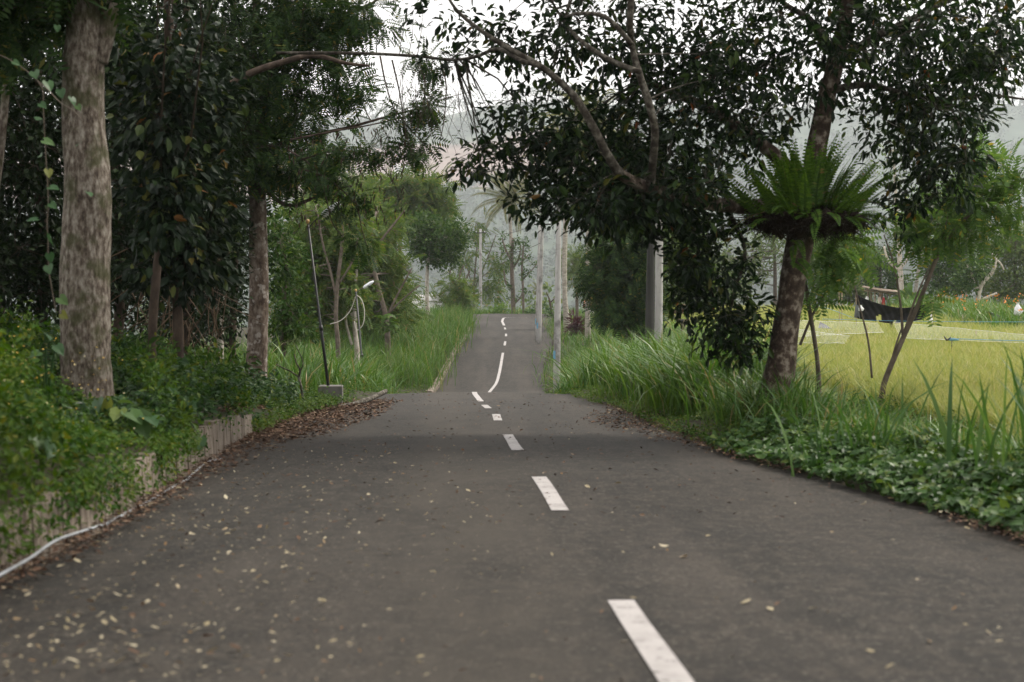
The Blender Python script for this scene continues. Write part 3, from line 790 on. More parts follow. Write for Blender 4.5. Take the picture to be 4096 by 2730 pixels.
for lab, z, bx, bl in woods:
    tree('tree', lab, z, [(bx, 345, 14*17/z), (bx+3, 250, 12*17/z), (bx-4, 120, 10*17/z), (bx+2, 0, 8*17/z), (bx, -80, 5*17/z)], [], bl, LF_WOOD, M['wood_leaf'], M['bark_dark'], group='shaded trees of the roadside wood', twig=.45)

# dead hanging stems in the wood: one tangle nobody could count
g = Geo()
n = 60
A = np.array([at(rng.uniform(118, 235), rng.uniform(240, 330), z) for z in rng.uniform(17.5, 20.5, n)])
Bq = A + np.column_stack([rng.normal(-.35, .5, n), rng.normal(0, .3, n), -rng.uniform(.3, 1.1, n)])
Bq[:, 2] = np.maximum(Bq[:, 2], T(Bq[:, 0], Bq[:, 1]))
multi_twigs(g, A, Bq, .009, .006, -.05)
tag(g.build('dry_stems', M['dead_frond']), 'tangle of dry brown stems hanging in the shade of the wood', 'dry stems', kind='stuff')

# hanging vine with separate large leaves in front of the thick trunk's edge
vz = 11.0
vp = [(-8, 52), (10, 60), (28, 72), (42, 88), (43, 105), (44, 122), (45, 143), (46, 160), (47, 175), (48, 192), (48, 208), (47, 224), (48, 240), (48, 258), (49, 272), (52, 290), (56, 312)]
vroot = thing('hanging_vine', 'thin vine of pale heart-shaped leaves hanging beside the thick trunk', 'vine', at(56, 312, vz))
g = Geo(); tube(g, [at(x, y, vz) for x, y in vp], [.004]*len(vp), 5, 4)
tube(g, [at(28, 72, vz), at(48, 90, vz-.2), at(62, 104, vz-.3), at(75, 112, vz-.35), at(86, 128, vz-.4)], [.004]*5, 5, 4)
g.build('stem', M['bark_grey'], vroot)
lv = [(16, 64, 9), (37, 74, 12), (50, 84, 11), (63, 92, 12), (74, 100, 10), (80, 108, 9), (43, 106, 10), (38, 122, 9), (46, 143, 11), (43, 158, 8), (51, 172, 11), (52, 190, 11), (53, 206, 11), (41, 222, 12), (52, 237, 11), (52, 256, 11), (51, 268, 10), (62, 300, 11), (64, 316, 10), (83, 146, 11), (91, 195, 10), (60, 28, 8)]
M['hang_leaf'] = leaf_mat('hanging_vine_leaf', [(0, (.030, .072, .030)), (.7, (.050, .11, .040)), (.95, (.08, .14, .045)), (1, (.15, .16, .04))], rough=.4, spec=.25, trans=.25)
lm = leaf_mesh('heart', M['hang_leaf'])
for x, y, s in lv:
    s = s*rng.uniform(.75, 1.1)
    p = at(x-3, y-3, vz-.06)
    d = unit(np.array([.55+rng.normal(0, .45), -.3+rng.normal(0, .4), -.65+rng.normal(0, .4)]))
    leaf_objects(vroot, lm, p[None], d[None], unit(np.array([[rng.normal(0, .5), -.75, .55+rng.normal(0, .3)]])), np.array([s*1.15*vz/FPX]), np.array([s*.95*vz/FPX]))

# ------------------------------------------------------------------ bank: wall, pipe, ground cover
wz = np.concatenate([[-6.0], np.cumsum(rng.uniform(.13, .34, 110))-6.0])
wz = wz[wz < 17.2]
wroot = thing('retaining_wall', 'low stained pale retaining wall along the foot of the planted bank', 'wall', (float(fXL(8)), 8, float(fH(8))))
for i in range(len(wz)-1):
    y0, y1 = wz[i]+.003, wz[i+1]-.003
    h = .305 + .010*rng.normal() - .05*smooth(15, 17.2, y0)
    off = .005*rng.normal()
    g = Geo()
    x0, x1 = float(fXL(y0)), float(fXL(y1)); z0, z1 = float(fH(y0)), float(fH(y1))
    t = rng.normal(0, .004)
    V = [[x0+off, y0, z0-.15], [x1+off, y1, z1-.15], [x0-.14, y0, z0-.15], [x1-.14, y1, z1-.15], [x0+off-.02, y0, z0+h+t], [x1+off-.02, y1, z1+h-t], [x0-.14, y0, z0+h+t], [x1-.14, y1, z1+h-t]]
    F = [[0,1,5],[0,5,4],[2,6,7],[2,7,3],[0,4,6],[0,6,2],[1,3,7],[1,7,5],[4,5,7],[4,7,6]]
    g.add(V, F); g.build('wall_panel', M['wall'], wroot)

# a white water pipe slung along the wall
ppx = [(-30, 592, 6.0), (0, 575, 6.45), (30, 558, 7.1), (55, 541, 7.75), (78, 532.5, 8.3), (104, 524, 9.0), (122, 512, 9.6), (140, 501, 10.3), (160, 489, 11.2), (180, 479, 12.1), (196, 464, 13.0), (205, 460, 13.6), (218, 458, 14.3), (229, 452.5, 15.0), (240, 446.5, 15.8), (247, 443, 16.2), (251, 442.5, 16.5), (255, 446, 16.7)]
proot = thing('water_pipe', 'thin white water pipe slung along the low retaining wall', 'pipe', at(104, 524, 9.0))
P = np.array([at(*p) for p in ppx]); P[:, 0] = np.maximum(P[:, 0], fXL(P[:, 1])+.05)
for a, b in ((0, 6), (5, 10), (9, 13), (12, 18)):
    g = Geo(); tube(g, P[a:b], [.0085]*(b-a), 8, 5); g.build('pipe_length', M['pipe'], proot)
for k in (5, 9, 12):
    d = unit(P[k+1]-P[k-1])
    g = Geo(); tube(g, [P[k]-d*.05, P[k]+d*.05], [.012, .012], 8, 1); g.build('pipe_joint', M['pipe'], proot)

def scatter_ground(n, y0, y1, xfun, power=1.0):
    y = np.exp(rng.uniform(np.log(y0), np.log(y1), n)) if power == 1 else rng.uniform(y0, y1, n)
    lo, hi = xfun(y)
    x = lo+(hi-lo)*rng.random(n)
    return x, y

def ground_cover(name, label, n, y0, y1, xfun, hfun, size, asp, tmpl, mat, upw=1.2, grow=.045, big=0, cat='undergrowth', dens=None):
    x, y = scatter_ground(n, y0, y1, xfun)
    if dens is not None:
        k = rng.random(n) < dens(x, y); x, y = x[k], y[k]; n = len(x)
    H = hfun(x, y)*(0.65+.5*vnoise(x, y, 2.1, 7)+.25*vnoise(x, y, 5.5, 2))
    H = np.maximum(H, .3*hfun(x, y))
    z = T(x, y)+H*rng.random(n)**.45
    pos = np.column_stack([x, y, z])
    d = unit(np.column_stack([rng.normal(0, 1, n), rng.normal(-.2, 1, n), rng.normal(-.15, .5, n)]))
    up = unit(np.column_stack([rng.normal(0, .5, n), rng.normal(-.35, .5, n), np.full(n, upw)]))
    L = rng.uniform(size[0], size[1], n)*(1+np.maximum(y-10, 0)*grow); W = L*asp*rng.uniform(.8, 1.2, n)
    g = Geo()
    if big:
        s = pick_front(pos, L, big)
        k = np.ones(n, bool); k[s] = False
        root = thing(name, label, cat, (float(x.mean()), float(y.mean()), float(z.min())))
        leaf_objects(root, leaf_mesh(tmpl, mat), pos[s], d[s], up[s], L[s], W[s])
        put_leaves(g, pos[k], d[k], up[k], L[k], W[k], tmpl)
        tag(g.build('leaves', mat, root), kind='stuff')
        return root
    put_leaves(g, pos, d, up, L, W, tmpl)
    return tag(g.build(name, mat), label, cat, kind='stuff')

def lb(d0, d1):
    return lambda y: (fXL(y)-d1, fXL(y)-d0)
def rb(d0, d1):
    return lambda y: (fXR(y)+d0, fXR(y)+d1)
ground_cover('weeds', 'yellow-green flowering weeds covering the near bank above the wall', 85000, 4.0, 13.5, lb(-.02, 5.0), lambda x, y: (.36+.24*smooth(.2, 1.5, fXL(y)-x)+.40*smooth(.45, 1.2, fXL(y)-x)*(1-smooth(9, 11.5, y)))*(1-.72*np.exp(-((x+.300*y)/.42)**2)*smooth(9.3, 10.3, y)), (.034, .072), .5, 'diamond', M['weed'], grow=.015)
ground_cover('undergrowth', 'dark leafy undergrowth around the thick trunk on the bank', 48000, 11.5, 24, lb(.05, 8.5), lambda x, y: (.58+.25*vnoise(x, y, .8, 3))*(1-.75*np.exp(-((x+.300*y)/.42)**2)*(y < 13.8)), (.05, .095), .55, 'oval', M['vine_leaf'], grow=.012)
ground_cover('ground_vine', 'bright small-leaved creeper spilling over the far end of the wall', 22000, 16.8, 28, lb(-.12, 2.6), lambda x, y: .30+0*x, (.030, .055), .55, 'diamond', M['weed'], grow=.02)
ground_cover('undergrowth', 'leafy floor of the wood deep in the shade', 15000, 20, 45, lb(2.5, 16), lambda x, y: .7+0*x, (.10, .18), .5, 'diamond', M['wood_leaf'], grow=.01)
ground_cover('creeper', 'broad-leaved creeper edging the asphalt under the fern tree', 16000, 7.0, 15.5, rb(-.10, 1.5), lambda x, y: .17+.10*smooth(0, .8, x-fXR(y)), (.045, .085), .75, 'heart', M['creeper'], grow=.01, big=300, cat='creeper')
ground_cover('weeds', 'light green weeds behind the creeper on the verge', 46000, 7.5, 24, rb(.5, 4.2), lambda x, y: .34+.12*vnoise(x, y, 1.1, 9), (.035, .07), .45, 'diamond', M['weed'], grow=.025)
ground_cover('weeds', 'low weeds fringing the asphalt near the dip on the field side', 15000, 14, 60, rb(-.15, 1.1), lambda x, y: .16+0*x, (.035, .06), .4, 'diamond', M['weed'], grow=.02)
ground_cover('weeds', 'scrubby weeds on the verge beside the black lamp posts', 22000, 24, 60, lb(-.05, 5), lambda x, y: .45+0*x, (.035, .065), .4, 'diamond', M['weed'], grow=.015, dens=lambda x, y: .35+.65*smooth(.2, .9, fXL(y)-x))
ground_cover('weeds', 'low weeds lining the asphalt up the far slope', 14000, 56, 120, lambda y: (fXL(y)-1.6, fXL(y)+.05), lambda x, y: .25+0*x, (.03, .05), .4, 'diamond', M['weed'], grow=.015)
ground_cover('weeds', 'low grassy weeds round the outside of the far bend', 9000, 118, 128, lambda y: (-9+0*y, 24+0*y), lambda x, y: .6+0*x, (.12, .22), .35, 'diamond', M['weed'], grow=0)

# weeds trailing over the face of the wall
n = 16000
y = np.exp(rng.uniform(np.log(4.0), np.log(17.0), n)); k = rng.random(n) < np.clip(.50+.8*vnoise(y, 2, 1.7, 4)-.75*smooth(12.6, 13.8, y), .03, 1); y = y[k]; n = len(y)
dn = rng.random(n)**1.6*(.12+.20*np.clip(.5+.8*vnoise(y, 5, 2.3, 8), 0, 1))
x = fXL(y)+rng.uniform(-.10, .07, n); pos = np.column_stack([x, y, fH(y)+.36-dn+.04*rng.normal(size=n)])
d = unit(np.column_stack([rng.normal(.35, .7, n), rng.normal(-.2, .8, n), rng.normal(-.5, .5, n)])); up = unit(np.column_stack([rng.normal(.5, .5, n), rng.normal(-.3, .5, n), np.full(n, .9)]))
L = rng.uniform(.028, .055, n)*(1+.02*np.maximum(y-8, 0)); g = Geo(); put_leaves(g, pos, d, up, L, L*.5, 'diamond')
tag(g.build('weeds', M['weed']), 'leafy weeds trailing over the face of the low wall', 'undergrowth', kind='stuff')
# bushy sprigs standing out of the bank
Wb = []
for _ in range(900):
    y_ = math.exp(rng.uniform(math.log(4.2), math.log(17))); d_ = rng.uniform(.02, 4.6); x_ = float(fXL(y_))-d_
    if abs(x_/y_+.300) < .040 and 9.0 < y_ < 13.8: continue
    h_ = rng.uniform(.18, .42)*(1+.5*float(vnoise(x_, y_, 1.2, 6)))
    Wb.append((np.array([x_, y_, float(T(x_, y_))+.30+h_*.5]), np.array([.10, .10, h_*.6]), 6))
PO, D, UP, L, W, CC = crown_leaves(Wb, 6, (.04, .085), .48, .10, .15)
g = Geo(); put_leaves(g, PO, D, UP, L, W, 'diamond'); tag(g.build('weeds', M['weed']), 'bushy leafy sprigs standing up from the planted bank', 'undergrowth', kind='stuff')
# tiny yellow flowers in the weeds
g = Geo()
x, y = scatter_ground(1500, 4.2, 11.5, lb(.05, 4.5)); n = len(x)
pos = np.column_stack([x, y, T(x, y)+rng.uniform(.35, .72, n)])
put_leaves(g, pos, unit(rng.normal(size=(n, 3))*[1, 1, .3]), unit(np.column_stack([rng.normal(0, .4, n), rng.normal(-.5, .3, n), np.full(n, .9)])), rng.uniform(.010, .020, n), rng.uniform(.010, .020, n), 'diamond')
tag(g.build('flowers', M['yellow_flower']), 'tiny yellow flowers dotted over the weeds of the near bank', 'flowers', kind='stuff')

# taro plants with large single leaves
taros = [('tall taro plant with several grey-green leaves over the middle of the wall', [(160, 430, 15, -.2), (150, 442, 16, .5), (192, 446, 15, .3), (200, 436, 13, .9)], 13.0),
         ('dark taro plant beside the thick trunk foot', [(118, 410, 12, .4), (128, 400, 13, -.2), (136, 414, 12, .8)], 12.6),
         ('big-leaved taro plant with a pale yellowing leaf below the thick trunk', [(98, 432, 13, .3), (108, 424, 14, -.3), (118, 437, 13, .8)], 12.0),
         ('big-leaved taro plant with drooping leaves hanging toward the pipe', [(128, 452, 20, .2), (138, 462, 22, .5), (146, 470, 18, .3), (120, 465, 16, -.5)], 11.5),
         ('tall taro plant with upright split leaf beside the wall', [(178, 424, 17, .4), (186, 432, 18, .9), (170, 440, 15, -.3)], 14.0),
         ('single taro plant with broad leaf among the yellow-flowered weeds', [(34, 480, 16, .2), (50, 492, 18, .7)], 8.6),
         ('small taro plant with folded leaf at the foot of the pale-barked tree', [(262, 382, 11, .5), (272, 388, 12, 0), (252, 392, 9, .9)], 23.0),
         ('slender taro plant with pale pointed leaves left of the thick trunk', [(45, 333, 12, .9), (56, 345, 11, .4), (40, 352, 10, -.4)], 11.0)]
tm = leaf_mesh('heart', M['taro'])
for lab, lvs, z in taros:
    c = at(np.mean([l[0] for l in lvs]), max(l[1] for l in lvs)+14, z)
    c[2] = float(T(c[0], c[1]))
    root = thing('taro_plant', lab, 'plant', c, 'taro plants on the bank')
    for px, py, s, tw in lvs:
        p = at(px, py, z-.15)
        p[2] = max(p[2], float(T(p[0], p[1]))+.25)
        g = Geo(); tube(g, [c, (c+p)/2+[0, 0, .12], p], [.010, .008, .006], 6, 4); g.build('stalk', M['taro'], root)
        d = unit(np.array([[math.sin(tw)+rng.normal(0, .3), -.5+rng.normal(0, .3), -.5+rng.normal(0, .25)]])); up = unit(np.array([[rng.normal(0, .4), -.35+rng.normal(0, .3), .9]]))
        leaf_objects(root, tm, p[None], d, up, np.array([s*1.3*z/FPX]), np.array([s*z/FPX]))

# ------------------------------------------------------------------ tall grass
def tall_grass(name, label, cx, cy, per, h, w, spread=.35, bend=(.15, .9), seg=4, lean=.2, zoff=None):
    n = len(cx)
    bx = np.repeat(cx, per)+rng.normal(0, spread, n*per); by = np.repeat(cy, per)+rng.normal(0, spread, n*per)
    base = np.column_stack([bx, by, T(bx, by)-.03])
    m = len(bx)
    hh = h*np.repeat(rng.uniform(.7, 1.15, n), per)*rng.uniform(.55, 1.1, m)
    g = Geo()
    blades(g, base, hh, rng.uniform(0, 2*np.pi, m), rng.uniform(bend[0], bend[1], m), w*rng.uniform(.6, 1.3, m), seg, lean=rng.uniform(-.05, lean, m))
    return tag(g.build(name, M['grass']), label, 'grass', kind='stuff')

def inpoly_x(n, y0, y1, f):
    return scatter_ground(n, y0, y1, f)
x, y = scatter_ground(420, 57, 108, lb(.35, 6.5)); tall_grass('tall_grass', 'tall pale green grass bank along the far slope by the kerb', x, y, 30, 1.75, .030, .45, (.1, .7))
x, y = scatter_ground(260, 28, 48, lb(.9, 7)); tall_grass('tall_grass', 'clumps of long arching grass behind the leaning lamp post', x, y, 26, 1.35, .030, .35)
x, y = scatter_ground(260, 44, 62, lb(2.0, 12)); tall_grass('tall_grass', 'long grass in the hollow below the far slope', x, y, 24, 1.4, .032, .4)
x, y = scatter_ground(400, 20, 54, lambda y: (fXR(y)+.7, fXR(y)+np.clip(1.3+.19*(y-20), 1.3, 5.0))); tall_grass('tall_grass', 'arching tall grass round the twin poles on the field side', x, y, 34, 1.5, .034, .30, (.25, 1.0))
x, y = scatter_ground(90, 15.5, 24, rb(.7, 1.5)); tall_grass('tall_grass', 'tufts of long grass behind the fern tree trunk', x, y, 28, 1.0, .022, .22, (.25, .95))
x, y = scatter_ground(240, 58, 106, rb(.3, 4.5)); tall_grass('tall_grass', 'soft pale grass on the field side of the far slope', x, y, 26, .8, .026, .4)
x = rng.uniform(-8, 22, 190); y = rng.uniform(122, 128, 190); tall_grass('tall_grass', 'tall grass on the outside of the far bend', x, y, 22, 1.3, .05, .5)
x, y = scatter_ground(150, 9.6, 17.5, rb(1.0, 3.4)); tall_grass('tall_grass', 'messy knee-high grass between the creeper and the rice', x, y, 20, .72, .017, .20, (.15, .95))
# near clump of broad blades on the right verge, each blade its own part
root = thing('reed_clump', 'clump of broad upright green blades at the right edge, nearest the camera', 'reeds', (3.35, 8.6, float(T(3.35, 8.6))))
bl_specs = []
for _ in range(190):
    q = rng.uniform(7.6, 10.8); bl_specs.append((float(fXR(q))+rng.uniform(.35, 1.5), q, rng.uniform(.75, 1.35)))
for bx, by, h in bl_specs:
    g = Geo(); blades(g, np.array([[bx, by, float(T(bx, by))]]), np.array([h]), np.array([rng.uniform(0, 6.28)]), np.array([rng.uniform(.02, .45)]), np.array([rng.uniform(.020, .042)]), 5, lean=np.array([rng.uniform(0, .3)]))
    g.build('blade', M['reed'], root)
root = thing('reed_clump', 'small clump of broad pale blades beside the slanting sapling', 'reeds', (2.35, 12.4, float(T(2.9, 12.4))))
for _ in range(34):
    bx, by = rng.normal(3.05, .28), rng.normal(12.4, .4)
    g = Geo(); blades(g, np.array([[bx, by, float(T(bx, by))]]), np.array([rng.uniform(.5, .95)]), np.array([rng.uniform(0, 6.28)]), np.array([rng.uniform(.02, .6)]), np.array([rng.uniform(.018, .032)]), 5, lean=np.array([rng.uniform(0, .35)]))
    g.build('blade', M['reed'], root)

# ------------------------------------------------------------------ rice field
n = 120000
y = np.exp(rng.uniform(np.log(15.0), np.log(97), n)); lo = fXR(y)+4.0+1.6*smooth(22, 40, y); hi = .40*y+6
x = lo+(hi-lo)*rng.random(n); k = hi > lo; x, y = x[k], y[k]; n = len(x)
g = Geo()
blades(g, np.column_stack([x, y, T(x, y)]), rng.uniform(.50, .80, n)*(1+.10*vnoise(x, y, .6, 3)), rng.uniform(0, 6.28, n), rng.uniform(.15, .85, n), .014*(1+np.maximum(y-18, 0)*.035)*rng.uniform(.7, 1.3, n), 3, lean=rng.uniform(0, .2, n))
tag(g.build('rice_crop', M['rice']), 'ripening yellow-green rice filling the flat field', 'rice', kind='stuff')
# ------------------------------------------------------------------ the fern tree over the road
AZ = 17.0
def fruit(g, CC): pass
avo_blobs = [(560, -230, 170, 60, 4.0, 216, 20.0), (700, -240, 150, 60, 4.0, 172, 21.0), (690, 190, 80, 22, .5, 58, 15.9), (600, 205, 60, 18, .5, 42, 15.8), (600, -150, 160, 70, 3.2, 216), (440, -130, 120, 60, 2.6, 118), (760, -160, 160, 70, 3.0, 216), (560, -60, 90, 36, 2.2, 108), (540, 125, 62, 52, 1.2, 79), (605, 150, 72, 60, 1.3, 176), (585, 196, 78, 28, 1.2, 109), (500, 160, 42, 22, .9, 33), (470, 168, 26, 12, .6, 9), (680, 130, 88, 80, 1.5, 226), (500, 35, 62, 42, 1.0, 33), (590, 40, 90, 50, 1.2, 99),  # blobs far above the view extend the crown, added to darken the road
             (700, 45, 100, 60, 1.6, 157), (690, -60, 230, 50, 2.4, 229), (800, 50, 80, 66, 1.6, 125), (760, 120, 45, 60, 1.4, 72), (905, 40, 100, 60, 1.6, 194), (925, 110, 66, 52, 1.3, 157), (990, 50, 46, 56, 1.3, 105), (935, 170, 46, 34, 1.0, 75),
             (880, -40, 130, 50, 2.0, 189), (905, 208, 26, 26, .8, 18), (655, 218, 80, 22, 1.0, 91), (700, 262, 52, 34, .9, 91), (728, 318, 34, 34, .8, 66), (742, 350, 16, 14, .5, 15), (690, 300, 26, 26, .7, 28), (430, 12, 40, 20, .8, 7),
             (455, 60, 40, 16, .8, 10), (640, 175, 60, 40, 1.2, 109)]
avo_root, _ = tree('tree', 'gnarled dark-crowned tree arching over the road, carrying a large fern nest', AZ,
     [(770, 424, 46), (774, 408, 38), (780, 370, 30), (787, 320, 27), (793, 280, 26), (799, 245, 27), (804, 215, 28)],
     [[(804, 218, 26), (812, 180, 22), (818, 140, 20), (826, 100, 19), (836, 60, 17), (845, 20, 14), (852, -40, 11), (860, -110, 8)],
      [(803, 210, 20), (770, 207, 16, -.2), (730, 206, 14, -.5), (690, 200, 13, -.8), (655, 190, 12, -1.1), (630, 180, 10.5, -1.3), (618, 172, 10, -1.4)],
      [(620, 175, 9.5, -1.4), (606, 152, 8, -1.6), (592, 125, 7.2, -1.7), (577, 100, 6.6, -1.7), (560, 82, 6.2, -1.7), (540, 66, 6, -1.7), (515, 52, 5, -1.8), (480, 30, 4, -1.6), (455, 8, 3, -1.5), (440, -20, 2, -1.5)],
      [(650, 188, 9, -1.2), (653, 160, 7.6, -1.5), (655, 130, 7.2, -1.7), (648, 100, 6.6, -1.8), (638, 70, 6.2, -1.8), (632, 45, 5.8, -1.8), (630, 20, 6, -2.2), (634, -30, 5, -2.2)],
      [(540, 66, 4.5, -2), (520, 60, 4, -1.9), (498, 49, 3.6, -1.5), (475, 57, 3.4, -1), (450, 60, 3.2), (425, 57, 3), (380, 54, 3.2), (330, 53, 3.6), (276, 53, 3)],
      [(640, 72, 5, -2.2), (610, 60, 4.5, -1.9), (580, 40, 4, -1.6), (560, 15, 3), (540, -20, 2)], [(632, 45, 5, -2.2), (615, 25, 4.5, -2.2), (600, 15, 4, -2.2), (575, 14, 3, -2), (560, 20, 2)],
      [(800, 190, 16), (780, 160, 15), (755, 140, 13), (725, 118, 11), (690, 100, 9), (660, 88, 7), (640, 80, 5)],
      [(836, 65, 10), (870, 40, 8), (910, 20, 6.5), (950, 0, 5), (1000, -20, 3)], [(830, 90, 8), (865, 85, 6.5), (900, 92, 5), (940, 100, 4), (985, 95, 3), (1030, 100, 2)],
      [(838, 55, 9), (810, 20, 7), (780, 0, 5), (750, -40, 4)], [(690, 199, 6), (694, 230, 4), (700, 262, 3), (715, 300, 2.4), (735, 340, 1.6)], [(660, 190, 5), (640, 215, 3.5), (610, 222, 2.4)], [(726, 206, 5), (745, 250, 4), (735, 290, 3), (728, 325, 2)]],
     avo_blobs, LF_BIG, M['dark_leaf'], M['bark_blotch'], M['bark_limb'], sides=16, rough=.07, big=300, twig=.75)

# fern nest: root mass and fronds
fc0 = at(806, 214, AZ-.45)
froot = thing('fern_nest', 'large bright fern growing in a nest on the fork of the gnarled tree', 'fern', fc0)
g = Geo()
ang = np.linspace(0, 2*np.pi, 18, endpoint=False)
for k in range(30):
    a = rng.uniform(0, 6.28); rr = rng.uniform(.05, .50)
    c = fc0+np.array([.02+rr*math.cos(a), rr*.75*math.sin(a), -.06-.32*max(0, .42-rr)*rng.random()+rng.normal(0, .05)+.10*math.cos(a)*rr])
    e = rand_dirs(1)[0]*np.array([.16, .12, .03])
    tube(g, [c-e, c-e*.5, c, c+e*.5, c+e], [.03, .10, .125, .10, .03], 9, 2, .28, seed=k)
hr = 1700
uu = rand_dirs(hr); A = fc0+[.02, 0, -.09]+uu*np.array([.66, .5, .13]); multi_twigs(g, A, A+np.column_stack([rng.normal(0, .13, hr), rng.normal(0, .13, hr), rng.uniform(-.17, .06, hr)]), .006, .002)
g.build('root_mass', M['root'], froot)
def frond(parent, p, az, elev, L, mat, name='frond', pairs=20, lw=.085, droop=.5, wid=.03):
    """an arching rachis with separate tapering leaflets"""
    hd = np.array([math.cos(az), math.sin(az), 0]); up = np.array([0, 0, 1.0])
    ts = np.linspace(0, 1, pairs+1)
    e = elev - droop*ts**1.6
    step = L/pairs
    pts = [np.array(p)]
    for k in range(pairs):
        pts.append(pts[-1]+step*(hd*math.cos(e[k])+up*math.sin(e[k])))
    pts = np.array(pts); g = Geo()
    tube(g, pts[::4], np.linspace(.006, .002, len(pts[::4])), 4, 1)
    sd = np.array([-hd[1], hd[0], 0]); roll = rng.normal(0, .35)
    sd = sd*math.cos(roll)+up*math.sin(roll)
    tan = unit(np.gradient(pts, axis=0))
    PO, D, UP, LL = [], [], [], []
    for k in range(2, pairs+1):
        sz = lw*math.sin(math.pi*min(1, (.12+.86*k/pairs)))**.6*(1.25-.75*k/pairs)
        for s in (1, -1):
            PO.append(pts[k]); D.append(sd*s+tan[k]*.45-up*.15); UP.append(np.cross(tan[k], sd)); LL.append(max(sz, .012))
    PO = np.array(PO); LL = np.array(LL)
    put_leaves(g, PO, np.array(D), np.array(UP), LL, np.full(len(LL), wid), 'diamond')
    return g.build(name, mat, parent)
for i in range(150):
    az = rng.uniform(0, 2*np.pi); rr = rng.uniform(.05, .66)
    p = fc0+np.array([rr*math.cos(az)+.02, rr*.75*math.sin(az), .06-.10*rr/.6+rng.normal(0, .02)])
    frond(froot, p, az+rng.normal(0, .25), R(rng.uniform(74, 90))-1.15*rr+rng.normal(0, .12), rng.uniform(.60, .98), M['fern'], droop=rng.uniform(.15, .8), lw=.095, wid=.034)
for px, py, a in [(838, 232, .1), (850, 226, -.3), (846, 240, .4), (830, 238, -.6), (862, 222, .0), (790, 236, 2.6), (770, 232, 3.3), (800, 246, -1.5), (820, 243, -.9), (855, 235, -.1), (842, 245, .2), (735, 226, 3.0)]:
    frond(froot, at(px-8, py-6, AZ-.35), a, rng.uniform(-.2, .3), rng.uniform(.45, .75), M['fern'], droop=1.35, lw=.075)
for i in range(20):
    az = rng.uniform(math.pi*.95, math.pi*2.05); rr = rng.uniform(.45, .7)
    frond(froot, fc0+np.array([rr*math.cos(az), rr*.75*math.sin(az), rng.uniform(-.12, .03)]), az+rng.normal(0, .3), rng.uniform(-.3, .55), rng.uniform(.3, .62), M['fern'], pairs=14, droop=rng.uniform(.6, 1.4), lw=.085, wid=.034)
# fern hanging on the trunk
for px, py in [(793, 245), (798, 258), (790, 262)]:
    frond(froot, at(px, py, AZ-.33), rng.uniform(-2.4, -.8), -.3, .45, M['fern'], droop=1.0, lw=.06)

# ------------------------------------------------------------------ street furniture
def pole(label, px, pyb, pyt, z, wb, wt, mat, band=True, group='concrete utility poles', crossarm=True, lean=0.0):
    b = at(px, pyb, z); gz = float(T(b[0], b[1])); b[2] = min(b[2], gz+.02)
    t = at(px+lean, pyt, z)
    root = thing('utility_pole', label, 'pole', (b[0], b[1], b[2]), group)
    rb_, rt_ = wb/2*z/FPX, wt/2*z/FPX
    g = Geo(); tube(g, [b-[0, 0, .3], b*.66+t*.34, b*.33+t*.67, t], [rb_, rb_*.66+rt_*.34, rb_*.33+rt_*.67, rt_], 14, 3)
    g.build('shaft', mat, root)
    if band:
        c = b+(t-b)*.16; d = unit(t-b)
        g = Geo(); aa = np.linspace(math.pi*.86, math.pi*1.36, 7); Vb = []
        for q in (c-d*.16, c+d*.16):
            Vb += [q+(rb_*1.0+.004)*np.array([math.cos(a), math.sin(a), 0]) for a in aa]
        g.add(Vb, [f for i in range(6) for f in ([i, i+1, i+8], [i, i+8, i+7])], True); g.build('painted_band', M['blue'], root)
    if crossarm:
        g = Geo(); box(g, t-[0, rt_+.04, .35], (.9, .07, .08)); ca = g.build('crossarm', M['pole_dark'], root)
        for s in (-.38, 0, .38):
            g = Geo(); q = t+[s, -rt_-.04, -.31]; tube(g, [q, q+[0, 0, .07], q+[0, 0, .13]], [.02, .035, .02], 8, 2); g.build('insulator', M['lamp_white'], ca)
    return t
tops = {}
tops['bend'] = pole('slim pale concrete pole beyond the far bend, behind tall grass', 480.5, 312, 229, 128, 3.4, 2.6, M['pole_conc'])
tops['slope'] = pole('pale concrete pole standing on the asphalt edge of the far slope', 538.5, 346, 218, 77, 5.0, 3.2, M['pole_conc'], lean=4)
pole('slim grey companion pole just behind the pole on the far slope', 536.0, 340, 222, 79, 2.6, 2.0, M['pole_conc'], band=True, crossarm=False, lean=3.5)
tops['dip'] = pole('thick round concrete pole with blue band by the dip in the road', 556.5, 389.5, 165, 56, 7.4, 4.4, M['pole_conc'], lean=3)
tops['twin'] = pole('dark weathered pole, nearer of the twin poles in the tall grass', 648, 408, 135, 38, 10.0, 6.2, M['pole_dark'], lean=5)
pole('paler concrete pole, right one of the twin poles in the tall grass', 658, 404, 145, 39.2, 8.6, 7.0, M['pole_conc'], band=False, crossarm=False, lean=2)
tops['field'] = pole('white pole among the trees beyond the rice field', 994.5, 306, 231, 98, 5.2, 3.6, M['pole_conc'], band=False, lean=3)
tops['far'] = at(815, 262, 128)
pole('small pale pole between the far trees behind the fern tree', 815, 306, 258, 128, 3.0, 2.2, M['pole_conc'], band=False)
def wire(a, b, sag, lab, off=0.0):
    a = np.array(a); b = np.array(b)
    ts = np.linspace(0, 1, 9)
    P = a[None]*(1-ts[:, None])+b[None]*ts[:, None]; P[:, 2] -= sag*4*ts*(1-ts)-off
    g = Geo(); tube(g, P, [.017]*9, 4, 2)
    tag(g.build('power_line', M['wire']), lab, 'wire', 'power lines strung between the poles')
wire(tops['bend'], tops['slope'], .5, 'upper power line sagging from the far bend to the slope pole', -.15)
wire(tops['bend'], tops['slope'], .7, 'lower power line sagging from the far bend to the slope pole', -1.3)
wire(tops['slope'], tops['dip'], .3, 'power line between the slope pole and the pole by the dip', -.15)
wire(tops['dip'], tops['twin'], .4, 'power line from the dip pole into the dark crown', -.15)
